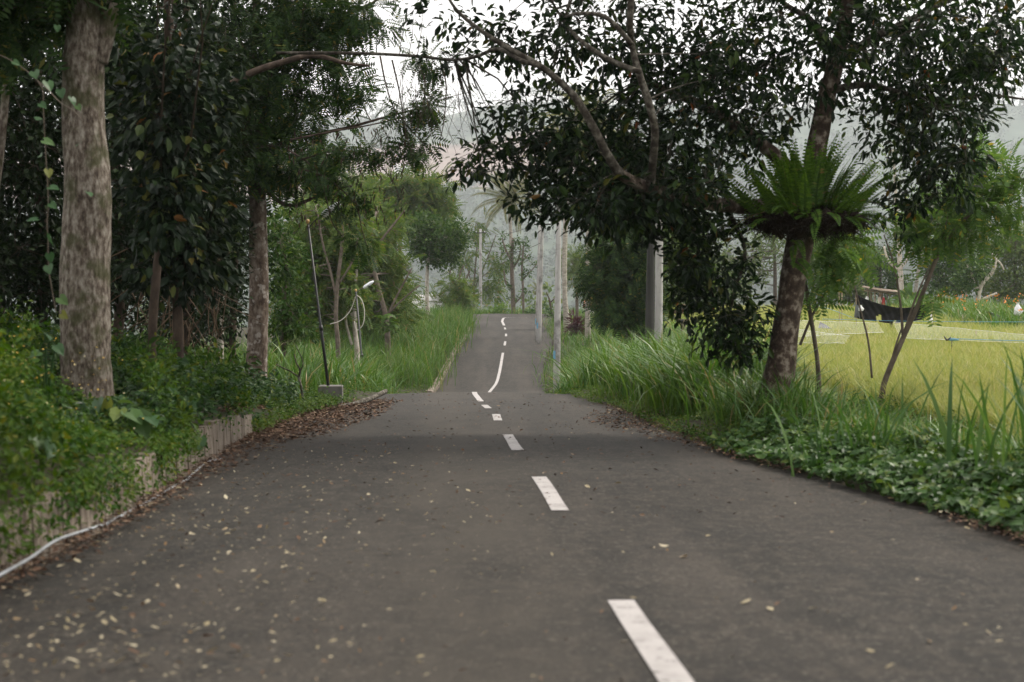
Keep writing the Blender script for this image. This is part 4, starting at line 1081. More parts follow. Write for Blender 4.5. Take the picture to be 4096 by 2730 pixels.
wire(tops['far'], tops['field'], .5, 'power line crossing the trees beyond the rice field', -.1)
wire(tops['field'], tops['field']+np.array([22, -6, -.6]), .5, 'power line leaving the field pole past the edge of the view', -.1)

def lamp_post(label, base, top, headdir, z, wpx, block):
    b = at(base[0], base[1], z); t = at(top[0], top[1], z)
    gz = float(T(b[0], b[1]))
    root = thing('lamp_post', label, 'lamp post', (b[0], b[1], gz), 'thin black lamp posts on the left verge')
    r = wpx/2*z/FPX
    d = unit(t-b)
    if not block: b = b-d*((b[2]-gz)/d[2]+.1)
    g = Geo(); tube(g, [b, b*.6+t*.4, b*.6+t*.4+d*.02, t], [r*1.25, r*1.2, r*.9, r*.8], 10, 1); g.build('post', M['black_metal'], root)
    for f in (.0, .38):
        q = b+(t-b)*f
        g = Geo(); tube(g, [q, q+d*.10], [r*1.5]*2, 10, 1); g.build('collar', M['black_metal'], root)
    g = Geo(); tube(g, [t-d*.01, t+d*.02, t+d*.05, t+d*.08, t+d*.09], [.012, .032, .04, .03, .005], 10, 2); g.build('ball_finial', M['brass'], root)
    hd = np.array(headdir, float)
    e = t+d*-.05+hd*.36
    g = Geo(); tube(g, [t-d*.08, t+hd*.18-d*.03, e], [.012, .012, .012], 6, 3); arm = g.build('arm', M['black_metal'], root)
    sd = unit(np.cross(hd, [0, 0, 1.0])); up = np.cross(sd, unit(hd)); u = unit(hd)
    g = Geo()
    Vh = []
    for s, w, h in [(0, .05, .04), (.06, .085, .065), (.30, .095, .06), (.40, .07, .035), (.43, .03, .015)]:
        for a in np.linspace(0, 2*np.pi, 10, endpoint=False):
            Vh.append(e+u*s+sd*w*math.cos(a)+up*h*math.sin(a))
    Fh = []
    for i in range(4):
        for j in range(10):
            p0 = i*10+j; p1 = i*10+(j+1) % 10
            Fh += [[p0, p1, p1+10], [p0, p1+10, p0+10]]
    Fh += [[0, j+1, j] for j in range(1, 9)] + [[40, 40+j, 41+j] for j in range(1, 9)]
    g.add(Vh, Fh, True); head = g.build('lamp_head', M['lamp_white'], root)
    g = Geo(); box(g, e+u*.2-up*.058, (.10, .16, .02)); g.build('lens', M['glass_dark'], head)
    if block:
        g = Geo(); c = at(block[0], block[1], z); box(g, (c[0], c[1]+.05, gz+.10), (.45, .42, .52), .08)
        # chamfered top edge
        bo = g.build('concrete_block', M['concrete'], root)
        bv = bo.modifiers.new('edge', 'BEVEL'); bv.width = .018; bv.segments = 2
    else:
        g = Geo()
        tube(g, [t-d*.12, t-d*.4+hd*.22, t-d*.85+hd*.30, t-d*1.25+hd*.18, t-d*1.3-hd*.12, t-d*.95-hd*.2], [.014]*6, 6, 6)
        tube(g, [t-d*.12, t-d*.5-hd*.35+[0, .1, 0], t-d*.62-hd*.8, t-d*.5-hd*1.3], [.014]*4, 6, 5)
        g.build('loose_cable', M['cable'], root)
lamp_post('leaning thin black lamp post set in a concrete block beside the dead leaves', (329.5, 396, ), (308, 224), (.75, -.1, .55), 26.7, 2.5, (330.5, 402))
lamp_post('thin black lamp post with dangling pale cable, lower down in the hollow', (364.5, 386), (356, 291.5), (.75, -.1, .5), 50, 2.0, None)

# kerb stones up the left edge of the far slope
kroot = thing('kerb', 'low worn kerb of brown concrete stones along the far slope', 'kerb', (float(fXL(62)), 62, float(fH(62))))
for y0 in np.arange(55.5, 92, 1.0):
    x0, x1 = float(fXL(y0))-.12, float(fXL(y0+.96))-.12; z0, z1 = float(fH(y0)), float(fH(y0+.96))
    h = .15+rng.normal(0, .012)
    V = []
    for xx, yy_, zz in ((x0, y0, z0), (x1, y0+.96, z1)):
        V += [[xx-.13, yy_, zz-.1], [xx+.13, yy_, zz-.1], [xx-.13, yy_, zz+h], [xx+.10, yy_, zz+h], [xx+.13, yy_, zz+h-.03]]
    F = [[1,6,9],[1,9,4],[4,9,8],[4,8,3],[3,8,7],[3,7,2],[0,2,7],[0,7,5],[0,1,4],[0,4,3],[0,3,2],[5,7,8],[5,8,9],[5,9,6]]
    Geo().add(V, F).build('kerb_stone', M['kerb'], kroot)

# ------------------------------------------------------------------ trees along the far slope and the hollow
tree('tree', 'feathery tree with slanting pale forked trunk above the far grass bank', 62,
     [(388, 350, 6), (386, 318, 5.2), (379, 290, 4.6), (373, 266, 4.2), (371, 253, 4)], [[(371, 254, 3.2), (366, 240, 3), (359, 222, 2.6), (352, 205, 2)], [(372, 256, 3), (380, 242, 2.6), (394, 224, 2.2), (405, 210, 1.5)], [(371, 252, 2.4), (372, 235, 2), (375, 215, 1.4)], [(386, 318, 2.4), (400, 290, 2), (412, 268, 1.4)], [(386, 316, 2), (402, 300, 1.6), (420, 285, 1.2)]],
     [(352, 215, 34, 24, 2.2, 90, 64.8), (380, 235, 28, 30, 2.4, 105, 64.8), (350, 262, 40, 34, 2.2, 120, 64.8), (384, 275, 26, 26, 2.0, 80, 64.8), (330, 300, 34, 26, 2.0, 90, 64.8), (384, 310, 26, 18, 1.8, 64, 64.8)], LF_FEA, M['feather_leaf'], M['bark_grey'], twigr=1.8)
tree('tree', 'feathery tree with twin twisting pale stems behind the leaning lamp post', 52,
     [(338, 345, 5), (336, 320, 4.4), (337, 290, 4), (340, 262, 3.6), (343, 235, 3)], [[(337, 300, 3), (330, 270, 2.6), (322, 240, 2.2), (318, 215, 1.6)], [(338, 285, 2.4), (352, 262, 2), (358, 238, 1.5)]],
     [(315, 225, 30, 26, 2.0, 90, 54.0), (338, 235, 32, 28, 2.0, 90, 54.0), (312, 275, 30, 34, 2.0, 100, 54.0), (340, 290, 28, 26, 1.8, 70, 54.0), (300, 310, 28, 24, 1.6, 70, 54.0)], LF_FEA, M['feather_leaf'], M['bark_grey'], twigr=1.6)
tree('tree', 'small tree with pale twisted bare stems left of the dangling cable', 54,
     [(357, 352, 5.5), (355, 330, 4.5), (354, 300, 4), (356, 275, 3.4), (358, 250, 2.6)], [[(355, 322, 3), (346, 300, 2.5), (344, 280, 2)], [(352, 345, 3), (346, 322, 2.6), (348, 305, 2)]], [(356, 245, 20, 16, 1.2, 30), (345, 275, 14, 14, 1, 18)], LF_FEA, M['feather_leaf'], M['bark_white'])
tree('tree', 'bushy yellow-green tree right behind the pale-barked tree', 33,
     [(283, 375, 7), (283, 340, 6), (284, 300, 5), (286, 260, 4)], [], [(284, 255, 22, 28, .9, 90), (290, 300, 20, 34, .9, 90), (276, 225, 16, 18, .8, 36), (298, 325, 20, 16, .8, 50), (276, 330, 14, 24, .7, 40)], dict(t='oval', per=9, size=(.10, .17), asp=.45, spread=.28, droop=.3, shell=.4), M['round_leaf'], M['bark_grey'])
tree('tree', 'dense dark green round-crowned tree with a pale straight trunk above the grass bank', 82,
     [(428, 316, 4.2), (427, 300, 3.8), (427, 280, 3.6), (428, 260, 3.2), (430, 245, 2.6)], [], [(424, 228, 14, 16, 1.6, 70), (440, 238, 20, 20, 2.0, 130), (455, 240, 13, 20, 1.6, 80), (440, 258, 18, 10, 1.6, 60), (428, 250, 12, 14, 1.3, 40), (415, 240, 10, 16, 1.2, 30)], dict(t='diamond', per=18, size=(.16, .26), asp=.5, spread=.5, droop=.1, shell=.4), M['round_leaf'], M['bark_white'])
tree('tree', 'tall feathery light green tree rising behind the dark round-crowned tree', 100,
     [(402, 330, 4), (402, 290, 3.6), (400, 250, 3.2), (398, 220, 2.6), (396, 195, 2)], [[(400, 240, 2), (415, 215, 1.6), (428, 195, 1.2)], [(399, 232, 2), (380, 210, 1.5), (372, 195, 1)]], [(392, 192, 26, 16, 2.6, 80), (425, 196, 24, 18, 2.4, 80), (408, 215, 30, 18, 2.4, 80), (370, 200, 22, 18, 2.2, 60), (440, 212, 14, 12, 1.8, 30)], dict(t='pinnate', per=6, size=(.6, 1.05), spread=.9, droop=.35), M['feather_leaf'], M['bark_grey'], twigr=2)
tree('tree', 'leafless-looking tree with grey branches at the back of the hollow', 92,
     [(330, 320, 4), (332, 270, 3.4), (335, 225, 2.8), (338, 190, 2)], [[(333, 240, 2.2), (318, 205, 1.6), (308, 185, 1)], [(334, 230, 2.2), (350, 200, 1.6), (358, 178, 1)]], [(335, 185, 34, 20, 2.5, 60), (312, 200, 24, 20, 2, 40), (356, 190, 20, 22, 2, 44)], dict(t='pinnate', per=4, size=(.55, .9), spread=.8, droop=.5), M['feather_leaf'], M['bark_white'], twigr=3)
tree('tree', 'low crooked tree with knobbly pruned branches near the bend', 97,
     [(460, 318, 3.2), (459.5, 300, 2.8), (459, 285, 2.6)], [[(459, 287, 2.2), (452, 280, 2), (450, 272, 1.8), (455, 266, 1.4)], [(459, 286, 2.2), (466, 279, 2), (470, 270, 1.5)], [(459, 284, 2), (460, 274, 1.6), (464, 265, 1.2)]], [(452, 286, 14, 12, 1.6, 20), (461, 300, 13, 10, 1.5, 26), (445, 305, 14, 10, 1.5, 30)], dict(t='pinnate', per=5, size=(.5, .8), spread=.6, droop=.5), M['feather_leaf'], M['bark_grey'], twigr=2)
tree('tree', 'sparse drooping tree of thin shoots left of the palm', 132,
     [(474, 312, 2.2), (474, 285, 2), (476, 260, 1.6), (478, 235, 1.2)], [[(474, 290, 1.4), (486, 262, 1.2), (496, 235, 1)], [(474, 292, 1.4), (466, 262, 1.1), (462, 235, .8)], [(475, 282, 1.2), (494, 268, 1), (505, 262, .8)], [(474, 300, 1.2), (490, 290, 1), (506, 286, .8)]], [(474, 228, 16, 14, 2.0, 18), (498, 262, 14, 24, 2.0, 26), (464, 262, 12, 24, 2.0, 20), (486, 290, 20, 12, 2.0, 24)], dict(t='pinnate', per=3, size=(.7, 1.2), spread=.8, droop=.8), M['feather_leaf'], M['bark_grey'], twigr=2.5)
def pollard(lab, z, tr, limbs, tufts):
    tree('tree', lab, z, tr, limbs, [(x, y, r, r*1.1, r*z/FPX, int(2+r*.8)) for x, y, r in tufts], dict(t='oval', per=8, size=(.20, .36), asp=.42, spread=.4, droop=.0, shell=.6), M['round_leaf'], M['bark_grey'], twig=.5, twigr=2, group='pruned trees beyond the bend')
pollard('pruned knobbly tree with leaf tufts, thicker of the pair beyond the bend', 124, [(513.5, 316, 4.4), (513, 295, 4.4), (512, 275, 4), (512, 255, 3.4), (513, 238, 2.6)], [[(512, 262, 2.6), (506, 250, 2), (502, 238, 1.5)], [(512, 270, 2.2), (519, 258, 1.8), (521, 245, 1.3)], [(513, 290, 2.4), (506, 283, 2), (504, 270, 1.4)], [(513, 305, 2), (520, 298, 1.6), (524, 288, 1.2)]],
        [(504, 234, 4), (513, 250, 5), (512, 262, 5), (516, 240, 5), (503, 248, 4), (519, 256, 4), (511, 288, 4), (514, 298, 3), (508, 266, 4), (518, 246, 4)])
pollard('pruned slender tree with leaf tufts, thinner of the pair beyond the bend', 123, [(523.5, 318, 2.8), (523, 290, 2.5), (522, 268, 2.2), (523.5, 246, 1.7)], [[(522.5, 280, 1.6), (530, 272, 1.3), (537, 264, 1)], [(522, 262, 1.5), (529, 254, 1.1)]], [(524, 242, 4), (525, 249, 4), (521, 262, 4), (537, 264, 3), (529, 258, 3), (522, 276, 4), (530, 271, 2.5), (527, 292, 3)])
tree('small_tree', 'little bare-topped stump tree beside the pole on the far slope', 118, [(552, 318, 2.4), (551, 308, 2.1), (549, 298, 1.8)], [[(550, 303, 1.5), (556, 297, 1.2)], [(550, 300, 1.4), (546, 292, 1)]], [(549, 312, 7, 6, .8, 16)], dict(t='diamond', per=8, size=(.2, .34), spread=.4, droop=.2), M['round_leaf'], M['bark_dark'])

def frond_palm(lab, z, tr, crown, nf, L, spec, cat='palm', bark=None):
    P, r = pts_from(tr, z)
    g0 = float(T(P[0][0], P[0][1]))
    if P[0][2] > g0: P = np.vstack([[P[0][0], P[0][1], g0-.2], P]); r = np.concatenate([[r[0]*1.2], r])
    root = thing('palm_tree', lab, cat, (P[0][0], P[0][1], g0), 'coconut palms')
    g = Geo(); tube(g, P, r, 10, 8, .04); g.build('trunk', bark or M['palm_bark'], root)
    c = at(*crown, z)
    for i in range(nf):
        az = i*2.399+rng.normal(0, .15); el = R(75)-R(115)*(i/nf)
        frond(root, c+rng.normal(0, .05, 3), az, el, L*rng.uniform(.85, 1.1), M['palm'], pairs=34, lw=L*.17, droop=rng.uniform(.7, 1.25), wid=.10 if L > 2 else .05)
    g = Geo()
    for k in range(7):
        a = k*.9; q = c+[.22*math.cos(a), .22*math.sin(a), -.3-.05*(k % 3)]
        tube(g, [q+[0, 0, .12], q+[0, 0, .05], q-[0, 0, .08], q-[0, 0, .13]], [.02, .10, .10, .02], 8, 2)
    g.build('coconuts', M['palm'], root)
frond_palm('coconut palm with long drooping fronds behind the pruned trees', 132, [(513, 312, 4.4), (512, 280, 3.8), (511, 240, 3.4), (509, 200, 3.2)], (509, 199), 26, 4.5, None)
frond_palm('coconut palm with pale mottled trunk just right of the dip pole', 83, [(567, 322, 7), (565, 300, 5.2), (564.5, 260, 5), (566, 200, 4.6), (566, 150, 4.2)], (566, 148), 20, 3.2, None)
frond_palm('coconut palm with pale mottled trunk at the edge of the dark bush', 73, [(588, 335, 6.5), (587.5, 310, 5), (588, 270, 4.8), (588.5, 200, 4.4), (590, 120, 4)], (590, 118), 20, 3.0, None)
frond_palm('coconut palm with hanging fronds behind the black sheet', 108, [(914, 305, 4), (917, 280, 3.8), (921, 255, 3.6), (923, 225, 3.2)], (923, 223), 20, 3.4, None)
frond_palm('small palm tuft on a thin stem beyond the far slope', 122, [(538.5, 318, 2.0), (538, 300, 1.6), (537.5, 290, 1.4)], (537.5, 289), 14, .9, None)
frond_palm('distant coconut palm standing behind the slanting sapling', 135, [(966, 306, 3), (966, 260, 2.6), (965, 225, 2.4)], (965, 224), 18, 3.4, None)

tree('tree', 'dark feathery bush-like tree between the palm trunks and twin poles', 47,
     [(628, 345, 9), (627, 325, 7.5), (624, 300, 6), (620, 270, 4)], [[(628, 335, 5), (640, 300, 4), (645, 265, 3)], [(627, 330, 5), (612, 300, 4), (604, 270, 2.6)], [(626, 320, 4), (630, 280, 3), (628, 240, 2)]],
     [(620, 250, 26, 24, 1.4, 130), (605, 280, 20, 22, 1.2, 90), (636, 275, 20, 30, 1.2, 110), (618, 305, 26, 18, 1.2, 100), (645, 310, 14, 22, 1.0, 60), (640, 235, 16, 16, 1.0, 50)], dict(t='pinnate', per=6, size=(.30, .52), spread=.42, droop=.4), M['pinn_leaf'], M['bark_dark'], twigr=1.5)
tree('tree', 'light green feathery tree behind the dark bush-like tree', 70, [(662, 325, 4), (664, 280, 3.4), (668, 240, 2.6)], [], [(668, 240, 34, 30, 2.0, 110), (690, 280, 30, 26, 2.0, 90), (660, 285, 20, 26, 1.6, 60)], LF_FEA, M['feather_leaf'], M['bark_grey'], twigr=1.6)
tree('tree', 'small far tree glimpsed under the dark crown between palm trunks', 92, [(577, 318, 3.4), (577, 295, 3), (577, 270, 2.2)], [], [(577, 268, 16, 20, 1.6, 60), (600, 252, 16, 18, 1.6, 50)], LF_FEA, M['far_leaf'], M['bark_grey'], twigr=2)

# cordyline and flowering shrubs near the palm trunks
def shrub(name, lab, px, py, z, rx, ry, n, leaf, mat, cat='shrub', group=None):
    b = at(px, py, z); b[2] = float(T(b[0], b[1]))
    root = thing(name, lab, cat, b, group)
    g = Geo(); rxm, rym = rx*z/FPX, ry*z/FPX
    c = b+[0, 0, rym]
    tips = c+rand_dirs(7)*np.array([rxm, rxm, rym])*.6
    multi_twigs(g, np.repeat(b[None]-[0, 0, .1], 7, 0), tips, .02, .008); g.build('stem', M['bark_grey'], root)
    PO, D, UP, L, W, CC = crown_leaves([(c, np.array([rxm, rxm, rym]), n)], leaf['per'], leaf['size'], leaf.get('asp', .42), leaf['spread'], leaf['droop'])
    g = Geo(); put_leaves(g, PO, D, UP, L, W, leaf['t']); tag(g.build('foliage', mat, root), kind='stuff')
    return root, CC
LS = dict(t='diamond', per=12, size=(.12, .2), asp=.45, spread=.35, droop=.2)
shrub('cordyline', 'dark red cordyline plant left of the bush-like tree', 576, 322, 78, 6, 11, 30, dict(t='diamond', per=10, size=(.3, .5), asp=.2, spread=.3, droop=.1), M['cordyline'], 'plant')
shrub('shrub', 'round yellow-green shrub on the outside of the far bend', 498, 315, 121, 11, 7, 50, dict(t='diamond', per=12, size=(.2, .34), asp=.4, spread=.4, droop=.2), M['young_leaf'])
shrub('shrub', 'low dark shrub beside the thinner pruned tree', 532, 318, 121, 7, 5, 24, dict(t='diamond', per=12, size=(.2, .34), asp=.4, spread=.4, droop=.2), M['round_leaf'])
shrub('shrub', 'dark leafy shrub at the foot of the slope pole', 560, 322, 95, 10, 7, 50, LS, M['round_leaf'])
fl = []
for lab, px, py in (('red-leaved poinsettia by the tall grass, left of the dark bush-like tree', 590, 350), ('red-leaved poinsettia in front of the bush-like tree', 606, 348)):
    root, CC = shrub('poinsettia', lab, px, py, 46, 8, 6, 26, dict(t='diamond', per=9, size=(.09, .15), asp=.4, spread=.2, droop=.2), M['round_leaf'], group='poinsettias')
    top = CC[np.argsort(-CC[:, 2]+.5*CC[:, 1])[:11]]
    k = 9
    PO = np.repeat(top, k, 0)+rng.normal(0, .02, (len(top)*k, 3)); PO[:, 1] -= .12
    q = unit(rng.normal(size=(len(PO), 3))*[1, 1, .25])
    g = Geo(); put_leaves(g, PO, q, unit(np.array([[0, -.6, 1.0]])+rng.normal(0, .2, (len(PO), 3))), np.full(len(PO), .14), np.full(len(PO), .06), 'diamond'); g.build('red_bracts', M['red_flower'], root)

tree('tree', 'fuller sage-green tree filling in behind the slanting forked trunk', 76, [(352, 330, 4), (353, 300, 3.4), (355, 265, 2.6)], [], [(345, 250, 30, 26, 2.2, 100), (372, 275, 26, 26, 2.0, 80), (335, 290, 30, 24, 2.0, 80), (398, 295, 22, 16, 1.8, 50)], LF_FEA, M['feather_leaf'], M['bark_grey'], twigr=1.6)
tree('tree', 'soft sage-green shrubby tree behind the lamp with the dangling cable', 70, [(318, 335, 4), (318, 310, 3.4), (318, 280, 2.6)], [], [(315, 265, 26, 30, 2.0, 90), (300, 300, 24, 24, 1.8, 70), (335, 312, 24, 14, 1.6, 50)], LF_FEA, M['feather_leaf'], M['bark_grey'], twigr=1.6)
LU = dict(t='oval', per=8, size=(.08, .15), asp=.45, spread=.3, droop=.3)
shrub('shrub', 'mid-green leafy shrub just left of the pale-barked tree foot', 226, 376, 21, 16, 24, 44, LU, M['round_leaf'], group='shrubs of the wood edge')
shrub('shrub', 'mid-green leafy shrub between the thin dark stem and the climber trunk', 190, 380, 19, 18, 22, 44, LU, M['round_leaf'], group='shrubs of the wood edge')
shrub('shrub', 'leafy shrub right beside the thick trunk, under the climber', 132, 380, 15.5, 14, 20, 40, LU, M['round_leaf'], group='shrubs of the wood edge')
# epiphytic fern on the slanting forked trunk
eroot = thing('fern', 'leafy fern clump hanging on the slanting forked trunk', 'fern', at(388, 322, 61.6))
for i in range(26):
    frond(eroot, at(rng.uniform(383, 393), rng.uniform(314, 330), 61.4), rng.uniform(math.pi, 2*math.pi), rng.uniform(-.2, .7), rng.uniform(.4, .7), M['fern'], pairs=10, lw=.16, droop=1.2, wid=.07)

# ------------------------------------------------------------------ right side: saplings and trees beyond the field
tree('sapling', 'slanting young tree with a pale thin trunk at the edge of the rice', 23,
     [(882, 398, 6.4), (886, 378, 5.6), (903, 338, 5.2), (918, 305, 4.8), (935, 262, 4.4), (948, 236, 4)], [[(948, 238, 4.6), (962, 222, 4), (980, 205, 3.4), (1005, 190, 2.6), (1035, 172, 1.6)], [(938, 256, 3), (944, 232, 2.4), (950, 205, 1.6)], [(980, 205, 2), (985, 180, 1.6), (988, 150, 1)], [(903, 338, 3), (900, 300, 2.4), (893, 262, 1.8), (884, 235, 1.2)], [(900, 345, 2.6), (915, 300, 2), (930, 265, 1.2)], [(885, 385, 2.4), (896, 345, 2), (903, 325, 1.5)], [(872, 378, 2.4), (868, 340, 2), (858, 300, 1.6), (850, 265, 1)]],
     [(985, 200, 36, 20, .6, 30), (1000, 175, 26, 16, .5, 18), (985, 152, 8, 12, .3, 9), (955, 190, 26, 18, .5, 20), (935, 225, 36, 14, .6, 30), (975, 232, 28, 9, .4, 18), (915, 232, 20, 12, .4, 12), (1015, 205, 20, 14, .4, 13), (928, 285, 10, 20, .3, 4)], dict(t='pinnate', per=4, size=(.24, .40), spread=.22, droop=.25), M['young_leaf'], M['bark_grey'], twigr=.8)
tree('sapling', 'thin upright stem with bright leaves just right of the fern tree trunk', 21,
     [(819, 385, 5), (816, 350, 4.6), (808, 300, 4), (803, 262, 3), (806, 230, 2)], [[(800, 345, 3), (815, 310, 2.6), (838, 275, 2), (858, 250, 1.4)], [(808, 300, 2), (826, 280, 1.6), (842, 262, 1)]],
     [(828, 258, 30, 20, .6, 28), (850, 248, 22, 16, .5, 18), (815, 288, 12, 22, .4, 12), (838, 228, 22, 12, .4, 12)], dict(t='pinnate', per=4, size=(.22, .36), spread=.24, droop=.5), M['young_leaf'], M['bark_grey'], twigr=.8)
LFAR = dict(t='diamond', per=14, size=(.22, .38), asp=.5, spread=.7, droop=.15, shell=.4)
fart = [('tree', 'tall pale smooth-trunked tree with bare branches behind the small hut', 98, [(902, 306, 5.4), (901, 280, 5), (899, 250, 4.6), (897, 215, 4), (895, 180, 3), (893, 150, 2)], [[(901, 272, 3), (893, 266, 2.6), (887, 258, 2.4), (884, 246, 2)], [(901, 268, 2.6), (907, 260, 2.2), (911, 245, 1.8), (914, 228, 1.2)], [(898, 235, 2.4), (906, 220, 1.8), (915, 212, 1.2)]], [(893, 165, 20, 26, 1.8, 16)], LFAR, 'far_leaf', 'bark_white'),
        ('tree', 'twisted pale-limbed tree in front of the dark round trees', 92, [(978, 306, 5), (979, 292, 4.6), (983, 283, 4), (991, 274, 3.6), (996, 265, 3)], [[(979, 292, 3), (973, 280, 2.6), (971, 268, 2)], [(995, 266, 2.6), (996, 258, 2.4), (992, 254, 2)], [(996, 259, 2), (1001, 264, 1.8), (1004, 270, 1.4)], [(981, 300, 3), (990, 296, 2.6), (997, 293, 2)]], [(975, 268, 14, 12, 1.2, 34), (965, 280, 12, 12, 1.2, 30)], LFAR, 'round_leaf', 'bark_white'),
        ('tree', 'dark round-crowned tree left of the twisted pale-limbed tree', 100, [(955, 306, 5), (955, 285, 4), (954, 265, 3)], [], [(950, 255, 26, 24, 2.6, 170), (940, 282, 16, 16, 2, 70), (968, 275, 20, 22, 2.2, 110)], LFAR, 'round_leaf', 'bark_grey'),
        ('tree', 'grey-green shrubby tree at the right edge beyond the field', 96, [(1016, 308, 5), (1016, 280, 4), (1015, 255, 3)], [], [(1015, 250, 24, 24, 2.4, 170), (1005, 285, 18, 18, 2, 90), (1035, 270, 22, 34, 2.2, 120)], LFAR, 'far_leaf', 'bark_grey'),
        ('tree', 'rounded leafy tree behind the hut with the pale trunk in front', 110, [(880, 308, 4), (880, 285, 3.6), (880, 262, 3)], [], [(876, 262, 22, 20, 2.4, 110), (862, 285, 14, 16, 1.8, 60), (895, 285, 16, 16, 2, 70)], LFAR, 'round_leaf', 'bark_grey'),
        ('tree', 'low rounded bush-tree left of the hut', 105, [(850, 308, 4), (850, 292, 3), (850, 282, 2.4)], [], [(848, 286, 14, 14, 1.8, 80), (835, 292, 12, 10, 1.6, 50), (862, 296, 10, 8, 1.2, 34)], LFAR, 'far_leaf', 'bark_grey'),
        ('tree', 'airy light tree seen between the fern tree trunk and the hut', 108, [(830, 308, 4), (832, 270, 3.2), (835, 235, 2.4)], [], [(835, 240, 26, 22, 2.4, 80), (812, 262, 20, 20, 2.2, 60), (858, 258, 18, 16, 2, 50)], LFAR, 'far_leaf', 'bark_grey'),
        ('tree', 'hazy light tree behind the fern tree trunk across the field', 112, [(775, 308, 4), (775, 270, 3.4), (774, 240, 2.6)], [], [(775, 250, 34, 26, 2.6, 110), (740, 275, 26, 24, 2.4, 90), (715, 262, 24, 26, 2.4, 80)], LFAR, 'far_leaf', 'bark_grey'),
        ('tree', 'tall hazy tree behind the dark round trees beyond the field', 128, [(985, 308, 4), (985, 270, 3), (986, 235, 2.4)], [], [(985, 240, 30, 20, 3, 80), (940, 240, 26, 20, 3, 60)], LFAR, 'far_leaf', 'bark_grey'),
        ('tree', 'far tree filling the gap between the twin poles and the fern tree', 104, [(690, 312, 4), (690, 280, 3.4), (692, 255, 2.6)], [], [(690, 262, 26, 28, 2.4, 90), (720, 290, 24, 16, 2, 70)], LFAR, 'far_leaf', 'bark_grey')]
for nm, lab, z, tr, lbm, bl, lf, lm_, bm_ in fart:
    tree(nm, lab, z, tr, lbm, bl, lf, M[lm_], M[bm_], twig=.5, twigr=2.5, group='trees beyond the rice field')
shrub('shrub', 'dark round shrub under the white field pole', 1012, 303, 90, 9, 7, 60, LS, M['round_leaf'])
shrub('shrub', 'leafy banana-like shrub beside the pale smooth trunk', 910, 304, 97, 8, 9, 34, dict(t='oval', per=6, size=(.7, 1.1), asp=.3, spread=.4, droop=.1), M['young_leaf'])

# flower hedge at the far edge of the field
n = 420
t_ = rng.random(n); z_ = 90-38*t_; x = (930+112*t_-512)*z_/FPX+rng.normal(0, .5, n); y = z_+rng.uniform(0, 6, n)
tall_grass('grass_hedge', 'dense green grassy hedge with orange flowers at the far edge of the rice', x, y, 26, 1.45, .05, .35, (.2, .8), 3)
g = Geo(); n = 42; k = rng.integers(0, 420, n); fx = x[k]+rng.normal(0, .3, n); fy = y[k]-.4
PO = np.column_stack([fx, fy, T(fx, fy)+rng.uniform(.9, 1.45, n)]); PO = PO[t_[k] > .25]; n = len(PO)
PO = np.repeat(PO, 4, 0)+rng.normal(0, .07, (n*4, 3))
put_leaves(g, PO, unit(rng.normal(size=(len(PO), 3))), unit(np.array([[0, -1.0, .5]])+rng.normal(0, .3, (len(PO), 3))), np.full(len(PO), .10), np.full(len(PO), .08), 'diamond')
tag(g.build('flowers', M['orange_flower']), 'small orange flowers over the grassy hedge beyond the rice', 'flowers', kind='stuff')

# ------------------------------------------------------------------ things in the field
TZ = 52.0
def stake(lab, px, pyt, z, pyb=None, lean=0.0, w=.03, parent=None):
    t = at(px, pyt, z); b = at(px-lean, pyt+20, z); b[2] = float(T(b[0], b[1]))-.1
    if parent is not None:
        g = Geo(); tube(g, [b, (b+t)/2+[.01, 0, 0], t], [w/2]*3, 6, 2); return g.build('stake', M['stake'], parent)
    g = Geo(); tube(g, [b, (b+t)/2+[.015, 0, 0], t], [w/2]*3, 6, 2)
    return tag(g.build('stake', M['stake']), lab, 'stake', 'stakes in the rice')
troot = thing('plastic_sheet', 'torn black plastic sheet hung sagging between stakes over the rice', 'sheet', at(890, 330, TZ))
topx = np.array([856, 862, 872, 884, 896, 906, 916, 925, 932]); topy = np.array([293.5, 297.5, 301.5, 305, 307.4, 307.8, 306.8, 304.6, 301.5])
botx = np.array([857.5, 864, 874, 884, 891, 899, 911, 922, 926]); boty = np.array([318.5, 319.6, 321, 322.6, 323.5, 323, 321.5, 319.6, 317])
nu, nv = 33, 11
u = np.linspace(0, 8, nu); V = np.zeros((nu, nv, 3))
for j in range(nv):
    f = j/(nv-1)
    xx = np.interp(u, range(9), topx)*(1-f)+np.interp(u, range(9), botx)*f
    yy_ = np.interp(u, range(9), topy)*(1-f)+np.interp(u, range(9), boty)*f
    for i in range(nu):
        V[i, j] = at(xx[i], yy_[i], TZ+.10*math.sin(i*.9+j*.5)*f+.14*math.sin(f*3.1)+.05*math.sin(i*2.3-j))
i, j = np.meshgrid(np.arange(nu-1), np.arange(nv-1), indexing='ij'); a0 = i*nv+j
F = np.stack([np.stack([a0, a0+1, a0+nv+1], -1), np.stack([a0, a0+nv+1, a0+nv], -1)], 2)
hole = ((i == 9) & (j > 6)) | ((i == 10) & (j > 5) & (j < 9)) | ((i == 17) & (j > 7))
F = F[~hole].reshape(-1, 3)
o = Geo().add(V.reshape(-1, 3), F, True).build('sheet', M['tarp'], troot)
md = o.modifiers.new('thickness', 'SOLIDIFY'); md.thickness = .006
g = Geo(); p = [at(889, 322, TZ), at(893, 322, TZ), at(891.5, 328, TZ-.05), at(890.5, 326, TZ+.03)]
g.add(p, [[0, 1, 2], [0, 2, 3]]); p2 = g.build('torn_strip', M['tarp'], troot); md = p2.modifiers.new('thickness', 'SOLIDIFY'); md.thickness = .006
g = Geo(); Vc = [at(855.5, 304, TZ-.03), at(859, 306, TZ-.08), at(860, 318.5, TZ-.05), at(854, 317.5, TZ-.02), at(857, 312, TZ-.10)]
